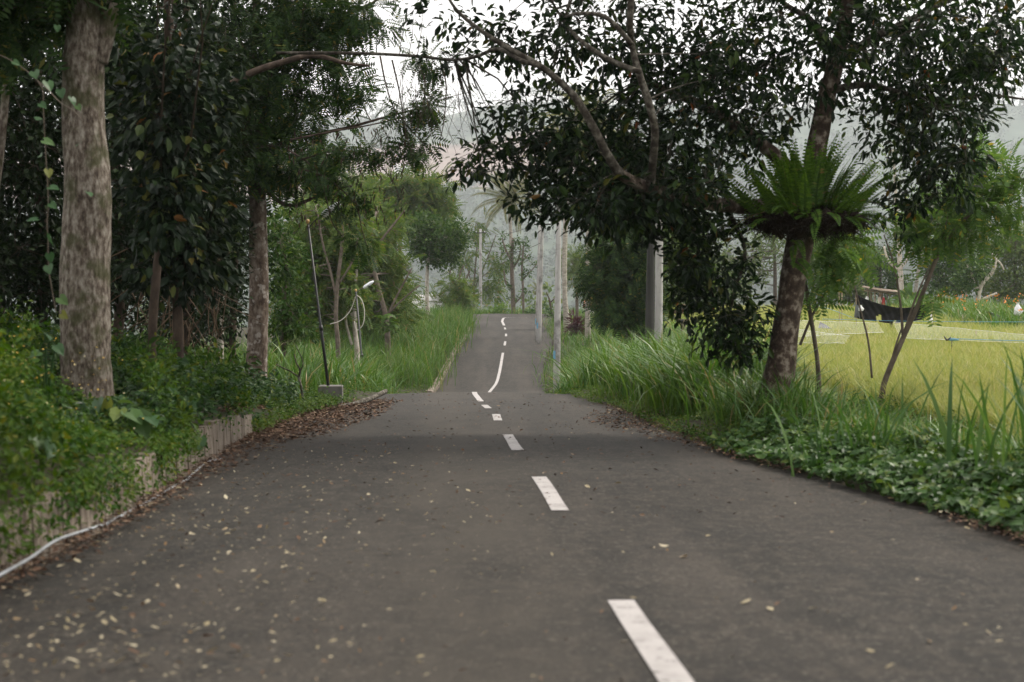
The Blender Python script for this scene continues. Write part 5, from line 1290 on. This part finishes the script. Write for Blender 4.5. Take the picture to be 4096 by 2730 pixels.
g.add(Vc, [[0, 1, 4], [1, 2, 4], [2, 3, 4], [3, 0, 4]]); fo = g.build('grey_fold', M['net_black'], troot)
stake('', 856, 291, TZ+.05, parent=troot); stake('', 932, 299, TZ+.05, parent=troot); stake('', 901, 306, TZ+.16, parent=troot)
def rope(lab, pts, r=.008, mat='twine'):
    g = Geo(); tube(g, pts, [r]*len(pts), 4, 4)
    tag(g.build('twine', M[mat]), lab, 'twine', 'blue twine strung across the rice')
rope('blue twine running level under the black sheet', [at(822, 319, TZ-.1), at(860, 320, TZ-.1), at(900, 321, TZ-.1), at(952, 321.6, TZ-.1), at(1040, 322, TZ-.1)])
rope('blue twine slanting from the fern tree toward the black sheet', [at(809, 303, 48), at(830, 309, 50), at(856, 319, TZ)])
rope('blue twine low over the rice near the dropped bundle', [at(950, 338.5, 36), at(990, 340, 35), at(1030, 341, 34)])
for lab, px, py, z, ln in [('forked stick standing in the rice left of the black sheet', 839, 291, 56, 0), ('slim stake in the rice behind the black sheet', 842, 292, 58, 1), ('short stake below the flower hedge, left one', 958, 309, 62, 0), ('short stake below the flower hedge carrying a grey net end', 984, 312, 62, 0),
                           ('leaning short stake in the rice right of the bottle', 963, 314, 60, 3), ('thin stake through the white net', 976, 331, 44, 0), ('stake holding the white bag at the right edge', 1018, 303, 56, 0), ('thin leaning stick in the white net below the sheet', 867, 325, 46, -1)]:
    stake(lab, px, py, z, lean=ln)
# bird nets lying just over the rice, tied up at corners
def net(lab, cor, mat='net', nu=16, nv=8, sag=.12):
    a, b, c, d = [np.array(q) for q in cor]
    V = np.zeros((nu, nv, 3))
    for i in range(nu):
        for j in range(nv):
            u, v = i/(nu-1), j/(nv-1)
            V[i, j] = (a*(1-u)+b*u)*(1-v)+(d*(1-u)+c*u)*v+[0, 0, -sag*math.sin(math.pi*u)*math.sin(math.pi*v)+.008*math.sin(i*2.1+j*1.7)]
    i, j = np.meshgrid(np.arange(nu-1), np.arange(nv-1), indexing='ij'); a0 = i*nv+j
    F = np.stack([np.stack([a0, a0+1, a0+nv+1], -1), np.stack([a0, a0+nv+1, a0+nv], -1)], 2).reshape(-1, 3)
    root = thing('bird_net', lab, 'net', tuple(V[0, 0]-[0, 0, .05]), 'bird nets over the rice')
    Geo().add(V.reshape(-1, 3), F, True).build('mesh_sheet', M[mat], root)
    for e_ in (0, -1):
        g = Geo(); tube(g, V[:, e_], [.004]*nu, 4, 1); g.build('hem', M['white_plastic'], root)
    return root
net('white bird net stretched over the rice between the sheet and the right edge', [at(893, 322, 50), at(1060, 338, 40), at(1045, 343.5, 37), at(900, 338, 38.5)])
net('white bird net over the rice left of the black sheet', [at(790, 320, 50), at(878, 323, 51), at(884, 332, 43), at(770, 338, 40)])
net('pale bird net low over the rice beside the fern tree trunk', [at(770, 326, 46), at(850, 336, 40), at(845, 343, 36), at(770, 343, 36)])
# slack grey mesh pieces
for lab, cc in [('slack grey mesh hanging between short stakes below the flower hedge', [(986, 312), (998, 319), (1010, 322.5), (1013, 321), (1000, 316), (988, 311.5)]), ('grey mesh scrap at the right edge of the rice', [(1016, 314), (1030, 318), (1030, 325), (1014, 322)]),
                ('grey mesh scrap on the white net left of the sheet', [(820, 322), (826, 325), (832, 329), (818, 328)])]:
    z = 58 if cc[0][0] > 900 else 49
    g = Geo(); V = [at(x, y, z-.1*k) for k, (x, y) in enumerate(cc)]; c = np.mean(V, 0)+[0, -.08, -.05]; m_ = len(V)
    g.add(V+[c], [[k, (k+1) % m_, m_] for k in range(m_)]); o = g.build('mesh_scrap', M['net_black']); tag(o, lab, 'mesh', 'grey mesh scraps in the rice')
    md = o.modifiers.new('thickness', 'SOLIDIFY'); md.thickness = .01
# bird-scaring bags and bottle
def bag(name, lab, px, py, z, w, h, cat, pts=None):
    c = at(px, py, z); g = Geo(); W, Hh = w*z/FPX, h*z/FPX
    prof = pts or [(0, .30), (.08, .46), (.35, .52), (.62, .36), (.78, .20), (.9, .10), (1, .22)]
    Vb = []
    for t, r in prof:
        for a in np.linspace(0, 2*np.pi, 12, endpoint=False):
            q = r*(1+.24*math.sin(a*3+t*7)+.14*math.sin(a*5-t*6)) if pts is None else r
            Vb.append(c+[W*q*math.cos(a), W*q*math.sin(a)*.8, Hh*(t-.5)])
    Fb = []
    for i in range(len(prof)-1):
        for j in range(12):
            p0 = i*12+j; p1 = i*12+(j+1) % 12
            Fb += [[p0, p1, p1+12], [p0, p1+12, p0+12]]
    Fb += [[0, j+1, j] for j in range(1, 11)]
    g.add(Vb, Fb, True); return g, c
g, c = bag('bag', '', 861, 308, TZ-.25, 5, 6, 'bag'); tag(g.build('plastic_bag', M['white_plastic']), 'crumpled white bag tied to the left stake of the black sheet', 'bag', 'bird-scaring bags')
g, c = bag('bag', '', 1018, 309, 55.8, 8, 13, 'bag'); tag(g.build('plastic_bag', M['white_plastic']), 'white plastic bag hung on a stake at the right edge of the rice', 'bag', 'bird-scaring bags')
broot = thing('plastic_bottle', 'white plastic bottle hung upright from the sheet corner over the rice', 'bottle', at(931, 322, TZ-.4))
g, c = bag('b', '', 931, 319.5, TZ-.4, 3.8, 6.2, 'bottle', [(0, .35), (.05, .5), (.55, .5), (.7, .42), (.85, .2), (1, .18)]); g.build('body', M['white_plastic'], broot)
g, c = bag('b', '', 931, 315.2, TZ-.4, 2, 2.2, 'bottle', [(0, .3), (.3, .5), (.8, .4), (1, .2)]); g.build('neck_knot', M['white_plastic'], broot)
g = Geo(); tube(g, [at(931, 315, TZ-.4), at(931.5, 308, TZ-.3), at(932, 302, TZ-.05)], [.006]*3, 4, 2); g.build('string', M['wire'], broot)
bz = 36.0
broot = thing('bundle', 'small dark bundle wrapped in blue plastic perched over the rice', 'bundle', at(950, 341, bz))
g = Geo(); tube(g, [at(948, 340, bz), at(951, 339.6, bz), at(955, 339.4, bz), at(959, 340, bz)], [.012, .030, .028, .010], 8, 3, .2); g.build('wrap', M['blue'], broot)
g = Geo(); tube(g, [at(944, 336, bz-.1), at(947, 340, bz-.1), at(951, 337, bz-.1)], [.01, .025, .01], 6, 3, .2); tube(g, [at(952, 339, bz), at(951.5, 352, bz)], [.012]*2, 5, 1); g.build('support', M['black_metal'], broot)

# the small hut with a person in it
HZ = 95.0
hroot = thing('field_hut', 'small open hut with a sagging plank roof at the far edge of the rice', 'hut', (float(at(880, 300, HZ)[0]), HZ, float(T(at(880, 300, HZ)[0], HZ))))
def hz_pt(px, py, dz=0): return at(px, py, HZ+dz)
for px, pt, dz in [(868, 289.5, 0), (874.7, 290, -.6), (882.5, 291, -.6), (889.5, 292, 0), (871, 289, 1.6), (887, 291, 1.6)]:
    t = hz_pt(px, pt, dz); b = t.copy(); b[2] = float(T(b[0], b[1]))-.1
    g = Geo(); tube(g, [b, (b+t)/2+[.02, 0, 0], t], [.06, .055, .05], 6, 2); g.build('post', M['wood'], hroot)
for k in range(9):
    f = k/8
    a = hz_pt(862.5+f*1.0, 287.2-f*.9, -1.2+f*3.4); b = hz_pt(899.5-f*3, 292.4-f*1.6, -1.2+f*3.4)
    m_ = (a+b)/2+[0, 0, .04*math.sin(k*2.1)-.06]
    g = Geo(); 
    for q0, q1 in ((a, m_), (m_, b)):
        V = [q0+[0, -.2, .03], q0+[0, .2, .06], q1+[0, .2, .06], q1+[0, -.2, .03], q0+[0, -.2, -.02], q0+[0, .2, .0], q1+[0, .2, .0], q1+[0, -.2, -.02]]
        g.add(V, [[0,2,1],[0,3,2],[4,5,6],[4,6,7],[0,4,7],[0,7,3],[1,2,6],[1,6,5],[0,1,5],[0,5,4],[3,7,6],[3,6,2]])
    g.build('roof_plank', M['wood'], hroot)
for a, b in [((864, 290.5, -.8), (898, 294, -.8)), ((866, 289, 1.7), (892, 292, 1.7))]:
    g = Geo(); tube(g, [hz_pt(*a), hz_pt(*b)], [.05, .05], 6, 1); g.build('beam', M['wood'], hroot)
g = Geo(); c = hz_pt(879, 303.5, .4); box(g, c, (1.7, 1.8, .08)); g.build('platform', M['wood'], hroot)
g = Geo(); c = hz_pt(883.5, 301, -.7); tube(g, [c+[0, 0, .25], c, c-[0, 0, .3]], [.05, .10, .12], 8, 2, .15); tag(g.build('cloth', M['red_cloth']), 'red cloth hung in the open hut', 'cloth')
g = Geo(); c = hz_pt(867, 298.4, -.5); tube(g, [c+[0, 0, .14], c, c-[0, 0, .2]], [.03, .12, .10], 8, 2, .15); tag(g.build('sack', M['white_plastic']), 'small white sack at the left post of the hut', 'sack')

def person():
    b = hz_pt(878.2, 317.6, -.5)
    fl_ = b[2]-.05
    root = thing('person', 'person in beige top and hat bending forward inside the hut', 'person', (b[0], b[1], fl_))
    J = {'pel': (0, 0, .92), 'spi': (.03, 0, 1.10), 'che': (.07, 0, 1.30), 'nec': (.12, 0, 1.44), 'hea': (.15, 0, 1.54), 'top': (.17, 0, 1.66),
         'ls': (.07, -.17, 1.36), 'le': (.16, -.20, 1.12), 'lw': (.36, -.14, 1.04), 'lh': (.44, -.12, 1.03), 'rs': (.07, .17, 1.36), 're': (.14, .20, 1.10), 'rw': (.34, .14, 1.0), 'rh': (.42, .12, .99),
         'lp': (0, -.09, .86), 'lk': (.06, -.10, .48), 'la': (0, -.10, .08), 'lt': (.14, -.10, .03), 'rp': (0, .09, .86), 'rk': (.04, .10, .48), 'ra': (-.03, .10, .08), 'rt': (.11, .10, .03)}
    rad = dict(pel=.15, spi=.14, che=.155, nec=.055, hea=.095, top=.07, ls=.06, le=.045, lw=.034, lh=.035, rs=.06, re=.045, rw=.034, rh=.035, lp=.09, lk=.065, la=.045, lt=.035, rp=.09, rk=.065, ra=.045, rt=.035)
    E = [('pel', 'spi'), ('spi', 'che'), ('che', 'nec'), ('nec', 'hea'), ('hea', 'top'), ('che', 'ls'), ('ls', 'le'), ('le', 'lw'), ('lw', 'lh'), ('che', 'rs'), ('rs', 're'), ('re', 'rw'), ('rw', 'rh'), ('pel', 'lp'), ('lp', 'lk'), ('lk', 'la'), ('la', 'lt'), ('pel', 'rp'), ('rp', 'rk'), ('rk', 'ra'), ('ra', 'rt')]
    ks = list(J)
    me = bpy.data.meshes.new('body'); me.from_pydata([(b[0]+x, b[1]+y, fl_+z) for x, y, z in J.values()], [(ks.index(p), ks.index(q)) for p, q in E], []); me.update()
    o = link(bpy.data.objects.new('body', me), root)
    o.modifiers.new('skin', 'SKIN'); ss = o.modifiers.new('sub', 'SUBSURF'); ss.levels = 2; ss.render_levels = 2
    for i, k in enumerate(ks):
        sv = me.skin_vertices[0].data[i]; sv.radius = (rad[k], rad[k]); sv.use_root = (k == 'pel')
    bpy.context.view_layer.update()
    ev = o.evaluated_get(bpy.context.evaluated_depsgraph_get()); nm = bpy.data.meshes.new_from_object(ev)
    o.modifiers.clear(); o.data = nm
    nm.materials.clear()
    for m_ in (M['skin'], M['shirt'], M['trouser']): nm.materials.append(m_)
    for p in nm.polygons:
        h = p.center.z-fl_; f = p.center.x-b[0]
        p.material_index = 0 if h > 1.43 or (f > .33 and h > .9) else (1 if h > .9 else 2)
        p.use_smooth = True
    c = np.array([b[0]+.16, b[1], fl_+1.60]); g = Geo()
    tube(g, [c+[0, 0, -.01], c+[0, 0, .0], c+[0, 0, .015], c+[0, 0, .06], c+[0, 0, .11], c+[0, 0, .12]], [.19, .20, .115, .11, .07, .01], 14, 1)
    g.build('hat', M['hat'], root)
    g = Geo(); c = np.array([b[0]+.44, b[1], fl_+1.0]); tube(g, [c+[0, 0, .10], c, c-[0, 0, .16]], [.06, .12, .13], 8, 2, .15); tag(g.build('cloth', M['teal_cloth']), 'teal cloth held by the person in the hut', 'cloth')
person()

# small shrine among the grass
sz = 47.0; sb = at(683, 345, sz); sb[2] = float(T(sb[0], sb[1]))
sroot = thing('shrine', 'small wooden shrine post with thatched cap in the tall grass', 'shrine', sb)
st = at(683, 322, sz)
g = Geo(); tube(g, [sb-[0, 0, .1], st], [.09, .08], 6, 2); g.build('post', M['wood'], sroot)
g = Geo(); box(g, st+[0, 0, .05], (.42, .42, .10)); g.build('shelf', M['wood'], sroot)
for dx in (-.16, .16):
    g = Geo(); box(g, st+[dx, 0, .2], (.04, .3, .22)); g.build('side_panel', M['wood'], sroot)
g = Geo(); tube(g, [st+[0, 0, .28], st+[0, 0, .30], st+[0, 0, .42], st+[0, 0, .56], st+[0, 0, .60]], [.36, .38, .26, .10, .01], 10, 2, .06); g.build('thatched_cap', M['thatch'], sroot)

# ------------------------------------------------------------------ houses
def house(lab, c, w, d, h, roof, rz, wallm, roofm, wins=2, group=None, ridge=None):
    c = np.array(c, float); root = thing('house', lab, 'house', c, group)
    rot = lambda v: np.array(Matrix.Rotation(rz, 3, 'Z') @ Vector(v))+c
    g = Geo(); box(g, rot((0, 0, h/2-1.5)), (w, d, h+3), rz); wall = g.build('wall', wallm, root)
    e = .5; r_ = roof
    V = [rot(v) for v in [(-w/2-e, -d/2-e, h), (w/2+e, -d/2-e, h), (w/2+e, 0, h+r_), (-w/2-e, 0, h+r_), (-w/2-e, d/2+e, h), (w/2+e, d/2+e, h)]]
    V2 = [v+[0, 0, -.12] for v in V]
    F = [[0,1,2],[0,2,3],[3,2,5],[3,5,4]]; F += [[a+6, c_+6, b_+6] for a, b_, c_ in F]
    F += [[0,6,7],[0,7,1],[4,5,11],[4,11,10],[0,3,9],[0,9,6],[3,4,10],[3,10,9],[1,7,8],[1,8,2],[2,8,11],[2,11,5]]
    g = Geo(); g.add(np.array(V+V2), F); ro = g.build('roof', roofm, root)
    nrib = int(w/.45)
    g = Geo()
    for i in range(nrib):
        xx = -w/2-e+.2+i*(w+2*e-.4)/(nrib-1)
        A = rot((xx, -d/2-e, h+.03)); B = rot((xx, 0, h+r_+.03)); tube(g, [A, B], [.04, .04], 4, 1)
    g.build('roof_ribs', roofm, ro)
    for i in range(wins):
        xx = -w/2+(i+.5)*w/wins
        g = Geo(); box(g, rot((xx, -d/2-.02, h*.5)), (w/wins*.45, .08, h*.42), rz); wf = g.build('window', M['house_wall'], root)
        g = Geo(); box(g, rot((xx, -d/2-.05, h*.5)), (w/wins*.36, .08, h*.34), rz); g.build('pane', M['glass_dark'], wf)
p = at(411, 318, 96); house('low house with pale sheet roof behind the far grass bank', (p[0], 98, float(T(p[0], 98))-1.25), 3.2, 4, 2.2, .9, .12, M['house_wall'], M['roof_white'], group='houses below the slope')
p = at(372, 322, 92); house('low pale-roofed shed behind the dangling cable', (p[0]-.5, 94, float(T(p[0], 94))-.9), 2.8, 3, 2.1, .7, -.1, M['house_wall'], M['roof_white'], group='houses below the slope')
p = at(603, 312, 112); house('small white house with orange tiled roof behind the bush-like tree', (p[0]+.5, 118, float(T(p[0], 118))-.5), 2.4, 3, 1.6, .8, 0, M['house_wall'], M['tile_orange'])
def on_hill(px, z): 
    x = (px-512)*z/FPX; return (x, z, float(T(x, z)))
x_, z_, h_ = on_hill(402, 1500); house('white two-part house alone on the hazy hillside', (x_, z_, h_+4.0), 16, 11, 7, 2.5, .25, M['house_wall'], M['roof_white'], 3, group='houses on the hillside')
x_, z_, h_ = on_hill(968, 980); house('tiny pale house on the hazy slope above the palm at the right', (x_, z_, h_+2.5), 11, 8, 4, 2.0, -.2, M['house_wall'], M['roof_white'], 2, group='houses on the hillside')

# ------------------------------------------------------------------ fallen branch, litter, leaves
lroot = thing('fallen_branch', 'pale mottled fallen branch lying across the dead leaves by the lamp post', 'branch', at(340, 406, 26.2))
def log(pts, z, name='log', mat='bark_blotch'):
    g = Geo(); P = np.array([at(p[0], p[1], p[3] if len(p) > 3 else z) for p in pts]); tube(g, P, [p[2]/2*z/FPX for p in pts], 9, 5, .12, seed=3); return g.build(name, M[mat], lroot)
log([(312, 409, 3.0, 24.6), (326, 408.5, 3.4, 25.3), (340, 406.5, 4.2, 26.0), (352, 404.5, 4.8, 26.6), (364, 401, 5.2, 27.2), (375, 396.6, 5.4, 27.8), (385.5, 391.5, 5.6, 28.4)], 26, 'log', 'bark_limb')
log([(287, 413, 3.4, 22.6), (292, 409.5, 3.2, 23.0), (298, 406.5, 3.4, 23.6), (305, 405, 3.6, 24.2), (313, 408.5, 3, 24.6)], 24, 'log', 'bark_limb')
log([(308, 405, 3.0), (303, 397, 2.8), (301.5, 388, 2.6), (299, 378, 2.4), (300, 370, 2), (296, 362, 1.6), (294, 354, 1.2)], 24.2, 'twig', 'bark_limb')
log([(299, 377, 1.8), (290, 371, 1.6), (283, 368, 1.3), (276, 364, 1)], 24.2, 'twig', 'bark_limb')
log([(300, 372, 1.4), (303, 362, 1.1), (296, 345, .8)], 24.2, 'twig', 'bark_limb')
g = Geo(); tube(g, [at(290, 405.5, 24.4), at(299, 403.6, 24.6), at(309, 403, 24.8)], [.035, .04, .03], 7, 4, .1); tag(g.build('stick', M['dead_frond']), 'thick brown stick beside the forked end of the fallen branch', 'stick')

def litter(name, lab, n, y0, y1, xf, size, mat=M['litter'], zoff=.0, dens=None):
    x, y = scatter_ground(n, y0, y1, xf)
    if dens is not None:
        k = rng.random(n) < dens(x, y); x, y = x[k], y[k]; n = len(x)
    onroad = (x > fXL(y)) & (x < fXR(y))
    z = np.where(onroad, fH(y)+.018, T(x, y)+.01)+rng.random(n)*.035+zoff
    d = unit(np.column_stack([rng.normal(0, 1, n), rng.normal(0, 1, n), rng.normal(0, .18, n)])); up = unit(np.column_stack([rng.normal(0, .35, n), rng.normal(0, .35, n), np.ones(n)]))
    L = rng.uniform(*size, n)*(1+np.maximum(y-10, 0)*.02); W = L*rng.uniform(.15, .55, n)
    g = Geo(); put_leaves(g, np.column_stack([x, y, z]), d, up, L, W, 'diamond')
    return tag(g.build(name, mat), lab, 'leaf litter', kind='stuff')
def edge_d(e): return lambda x, y: np.clip(1-np.abs(x-fXL(y))/e(y), 0, 1)**.8
litter('leaf_litter', 'brown dead leaves drifted along the foot of the low wall', 13000, 4.0, 18, lb(-.75, .0), (.025, .07), dens=lambda x, y: np.clip(1-(x-fXL(y))/(.26+.35*smooth(9, 17, y)+.08*vnoise(y, 1, 2.0, 3)), 0, 1)**.7)
litter('leaf_litter', 'thick drift of brown dead leaves around the fallen branch', 12000, 16, 30, lb(-1.5, .3), (.03, .08), dens=lambda x, y: np.clip(1-(x-fXL(y))/(.75+.55*np.exp(-((y-22)/5)**2)), 0, 1)**.6)
litter('leaf_litter', 'brown leaf litter on the asphalt edge below the fern tree', 10000, 12, 28, rb(-1.5, .25), (.025, .065), dens=lambda x, y: np.clip(1-(fXR(y)-x)/(.20+.85*np.exp(-((y-20)/4.5)**2)), 0, 1)**.8)
litter('leaf_litter', 'thin scatter of dead bits across the shaded asphalt', 900, 9, 34, lambda y: (fXL(y), fXR(y)), (.02, .06))
litter('leaf_litter', 'dry bits at the right edge of the near asphalt', 900, 6.5, 9.5, rb(-.30, .05), (.02, .05))

# single fallen leaves on the near asphalt
CURL = []
for k in range(6):
    nn = 5
    c1, c2 = rng.uniform(.15, .9), rng.uniform(-.3, .5)
    V = []; asp = rng.uniform(.4, .75)
    for i in range(nn):
        t = i/(nn-1); w = asp*.5*math.sin(math.pi*(.08+.86*t))
        for s in (-1, 0, 1):
            V.append([t-.5, s*w, .10+c1*(.35*abs(s)*w*1.6)+c2*(t-.5)**2*.8])
    F = []
    for i in range(nn-1):
        for s in (0, 1):
            a = i*3+s; F += [[a, a+1, a+4], [a, a+4, a+3]]
    CURL.append(Geo().add(V, F, True).mesh('fallen_leaf', M['dry_leaf']))
zones = [('dry pale curled leaf fallen on the near asphalt by the wall side', lambda: (rng.uniform(0, 330)+0, 520+160*rng.random()**1.0), 165),
         ('dry leaf on the asphalt between the wall and the centre line', lambda: (rng.uniform(150, 470), rng.uniform(445, 560)), 85),
         ('lone dry leaf on the bare asphalt to the right of the centre line', lambda: (rng.uniform(560, 1020), rng.uniform(440, 680)), 50)]
cnt = 0
for lab, f, num in zones:
    k = 0
    while k < num:
        px, py = f()
        if lab.startswith('dry pale') and (px < 60 and py < 590 or rng.random() < (px/330)*.45): continue
        x_, y_ = ground_from_pixel(px, py)
        if x_ < float(fXL(y_))+.12 or x_ > float(fXR(y_))-.05 or abs(x_-float(fXC(y_))) < .02: continue
        o = bpy.data.objects.new('fallen_leaf', CURL[int(rng.integers(6))]); COL.objects.link(o)
        s = rng.choice([rng.uniform(.020, .034), rng.uniform(.032, .056)], p=[.62, .38])
        o.location = (x_, y_, float(fH(y_))+.018+.0*s); o.scale = (s, s, s*1.1)
        o.rotation_euler = (rng.normal(0, .25), rng.normal(0, .25), rng.uniform(0, 6.28))
        if rng.random() < .3: o.rotation_euler[0] += math.pi; o.location[2] += s*.25
        size = 'tiny' if s < .026 else ('small' if s < .038 else 'large')
        pose = 'upturned' if abs(o.rotation_euler[0]) > 1.6 else ('tilted' if abs(o.rotation_euler[0]) > .25 else 'flat-lying')
        dep = 'by the nearest lane dash' if y_ < 6.6 else ('short of the second lane dash' if y_ < 9.6 else ('by the second lane dash' if y_ < 12.2 else 'beyond the second lane dash'))
        q = x_-float(fXL(y_)); c_ = x_-float(fXC(y_))
        lat = 'close to the wall' if q < .8 else ('in the wall-side lane' if q < 1.9 else ('just left of the centre line' if c_ < 0 else ('just right of the centre line' if c_ < 1.3 else 'toward the creeper edge')))
        tag(o, f'{size} {pose} dry leaf {lat}, {dep}', 'leaf', 'fallen leaves on the asphalt')
        k += 1

litter('leaf_litter', 'small pale dry leaves thinly scattered over the wall side of the near asphalt', 1800, 4.2, 15, lambda y: (fXL(y)+.1, fXC(y)-.1), (.010, .044), M['dry_leaf'], dens=lambda x, y: np.clip(1.1-.36*(x-fXL(y)), .1, 1))
# dark thin bean pods and trailing twigs hanging from the left tree over the road edge
g = Geo()
n = 240
A = np.column_stack([rng.uniform(288, 405, n), rng.uniform(120, 225, n)])
A = A[(A[:, 1] > 120+.25*(405-A[:, 0])*.3)]
P0 = np.array([at(a, b, 21.5+rng.uniform(-.8, .8)) for a, b in A]); n = len(P0)
put_leaves(g, P0, unit(np.column_stack([rng.normal(0, .25, n), rng.normal(0, .2, n), np.full(n, -1.0)])), unit(np.column_stack([rng.normal(0, 1, n), np.full(n, -1.0), np.zeros(n)])), rng.uniform(.08, .17, n), rng.uniform(.018, .03, n), 'diamond')
proot2 = thing('hanging_branch', 'thin arching branch with dark seed pods and sparse feathery leaves, left of the road', 'branch', at(300, 170, 21.5))
tag(g.build('seed_pods', M['pod'], proot2), kind='stuff')
g = Geo()
for pts in ([(288, 150), (310, 165), (325, 195), (332, 222), (345, 240)], [(300, 160), (340, 150), (372, 160), (392, 180), (400, 200)], [(290, 140), (330, 132), (370, 125), (410, 115), (440, 100), (470, 92)], [(305, 170), (330, 180), (355, 205), (362, 230), (368, 250)], [(392, 60), (400, 95), (405, 130), (412, 160)], [(420, 58), (425, 90), (418, 125), (405, 150)], [(440, 60), (446, 85), (444, 120), (438, 150)], [(380, 56), (386, 85), (396, 112), (420, 140), (440, 160)]):
    tube(g, [at(a, b, 21.5) for a, b in pts], list(np.linspace(.016, .005, len(pts))), 5, 5)
g.build('branch', M['bark_dark'], proot2)
PO, D, UP, L, W, CC = crown_leaves(pxblobs([(375, 150, 20, 8, .4, 14), (405, 112, 16, 7, .4, 12), (415, 145, 16, 14, .4, 16), (350, 205, 20, 14, .4, 14), (328, 178, 18, 14, .5, 10), (362, 240, 12, 14, .3, 8), (430, 108, 14, 9, .3, 14), (425, 60, 26, 6, .4, 12), (345, 150, 30, 8, .4, 16)], 21.5), 5, (.16, .30), 1.0, .22, .7)
g = Geo(); put_leaves(g, PO, D, UP, L, W, 'pinnate'); tag(g.build('foliage', M['pinn_leaf'], proot2), kind='stuff')
multi = Geo(); A = np.array([at(rng.uniform(395, 470), rng.uniform(50, 100), 19+rng.uniform(-2, 2)) for _ in range(70)]); B_ = A+np.column_stack([rng.normal(.1, .25, 70), rng.normal(0, .2, 70), -rng.uniform(.3, 1.0, 70)])
multi_twigs(multi, A, B_, .004, .002, -.1); tag(multi.build('trailing_twigs', M['bark_dark'], proot2), kind='stuff')

# unseen trees added behind, beside and over the viewpoint to shade the near scene
g = Geo(); Wb = []
for cx_, cy_, cz_, rr, nn in [(-6.5, -5, 5.5, 3.2, 300), (-4.5, -11, 6.5, 3.6, 360), (6.5, -7, 5.5, 3.2, 320), (4.0, -13, 6.5, 3.8, 360), (0, -17, 6.0, 4.5, 430), (-7.5, 1.5, 6.2, 2.6, 260), (8.5, 1.0, 6.4, 3.0, 260), (-2.0, -7, 8.2, 2.8, 220), (2.5, -9, 8.5, 2.8, 220), (0.3, -3, 8.8, 2.4, 120), (-3.2, 3, 8.6, 2.4, 150), (3.4, 3.5, 9.0, 2.4, 140), (-3.0, 9.5, 9.2, 2.4, 150), (2.2, 10, 9.6, 2.4, 120)]:
    Wb.append((np.array([cx_, cy_, cz_]), np.array([rr, rr, rr*.85]), nn))
    b0 = np.array([cx_*1.05, cy_, float(T(cx_*1.05, cy_))-.2]) if abs(cx_) > 3.9 else None
    if b0 is not None: tube(g, [b0, (b0+[cx_, cy_, cz_])/2+[.1, 0, 0], [cx_, cy_, cz_]], [.2, .16, .10], 8, 3, .05, mi=1)
PO, D, UP, L, W, CC = crown_leaves(Wb, 12, (.22, .38), .5, .6, .4)
put_leaves(g, PO, D, UP, L, W, 'diamond')
tag(g.build('added_shade_trees', [M['wood_leaf'], M['bark_dark']]), 'unseen trees added behind and above the viewpoint for shade', 'woodland', kind='stuff')

# ------------------------------------------------------------------ forest on the far hillside
def forest(name, lab, n, y0, y1, wid, per, crown, hgt, mat, seed, clear=None, pale=False, ls=(.35, .7)):
    y = rng.uniform(y0, y1, n)
    x = rng.uniform(-1, 1, n)*(wid*y+30)
    if clear is not None:
        nz = clear(x, y); x, y = x[nz], y[nz]; n = len(x)
    b = np.column_stack([x, y, T(x, y)])
    H = rng.uniform(hgt[0], hgt[1], n); cw = rng.uniform(crown[0], crown[1], n)
    g = Geo()
    u = rand_dirs(n*per).reshape(n, per, 3)*(rng.random((n, per, 1))**.4)
    PO = b[:, None]+np.stack([np.zeros(n), np.zeros(n), H*.62], -1)[:, None]+u*np.stack([cw, cw, H*.38], -1)[:, None]
    PO = PO.reshape(-1, 3); m = len(PO)
    s = np.repeat(cw, per)*rng.uniform(ls[0], ls[1], m)
    put_leaves(g, PO, rand_dirs(m), unit(np.array([[0, -.4, 1.0]])+rng.normal(0, .5, (m, 3))), s, s*.8, 'diamond')
    multi_twigs(g, b, b+np.column_stack([rng.normal(0, .3, n), rng.normal(0, .3, n), H*.8]), H*.012+.05, .05, 0, mi=1)
    return tag(g.build(name, [mat, M['bark_white'] if pale else M['bark_grey']]), lab, 'woodland', kind='stuff')
def not_band(x, y):
    q = y+95+50*vnoise(x, y, .0045, 3)
    return ~((q > 1530) & (q < 1790) & (x < 150))
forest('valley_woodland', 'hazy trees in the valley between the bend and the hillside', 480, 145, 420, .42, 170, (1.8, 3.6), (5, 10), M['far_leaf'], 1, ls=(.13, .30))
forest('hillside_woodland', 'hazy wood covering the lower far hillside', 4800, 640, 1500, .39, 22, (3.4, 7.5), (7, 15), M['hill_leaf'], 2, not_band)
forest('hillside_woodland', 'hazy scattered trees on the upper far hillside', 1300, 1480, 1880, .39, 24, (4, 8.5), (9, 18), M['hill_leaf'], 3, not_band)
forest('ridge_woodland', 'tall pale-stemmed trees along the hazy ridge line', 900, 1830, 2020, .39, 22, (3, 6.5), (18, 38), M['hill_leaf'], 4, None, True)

# ------------------------------------------------------------------ haze
g = Geo(); box(g, (0, 1215, 135), (2700, 2530, 400))
hz = g.build('haze', [])
hz.data.materials.clear()
hm = bpy.data.materials.new('haze_air'); hm.use_nodes = True; nt = hm.node_tree; nt.nodes.clear()
ho = nt.nodes.new("ShaderNodeOutputMaterial"); hv = nt.nodes.new("ShaderNodeVolumePrincipled")
hv.inputs["Color"].default_value = (.91, .955, 1.0, 1); hv.inputs["Density"].default_value = .00025; hv.inputs["Anisotropy"].default_value = .0
nt.links.new(hv.outputs[0], ho.inputs["Volume"]); hz.data.materials.append(hm)
tag(hz, 'thin pale haze in the air', 'haze', kind='stuff')
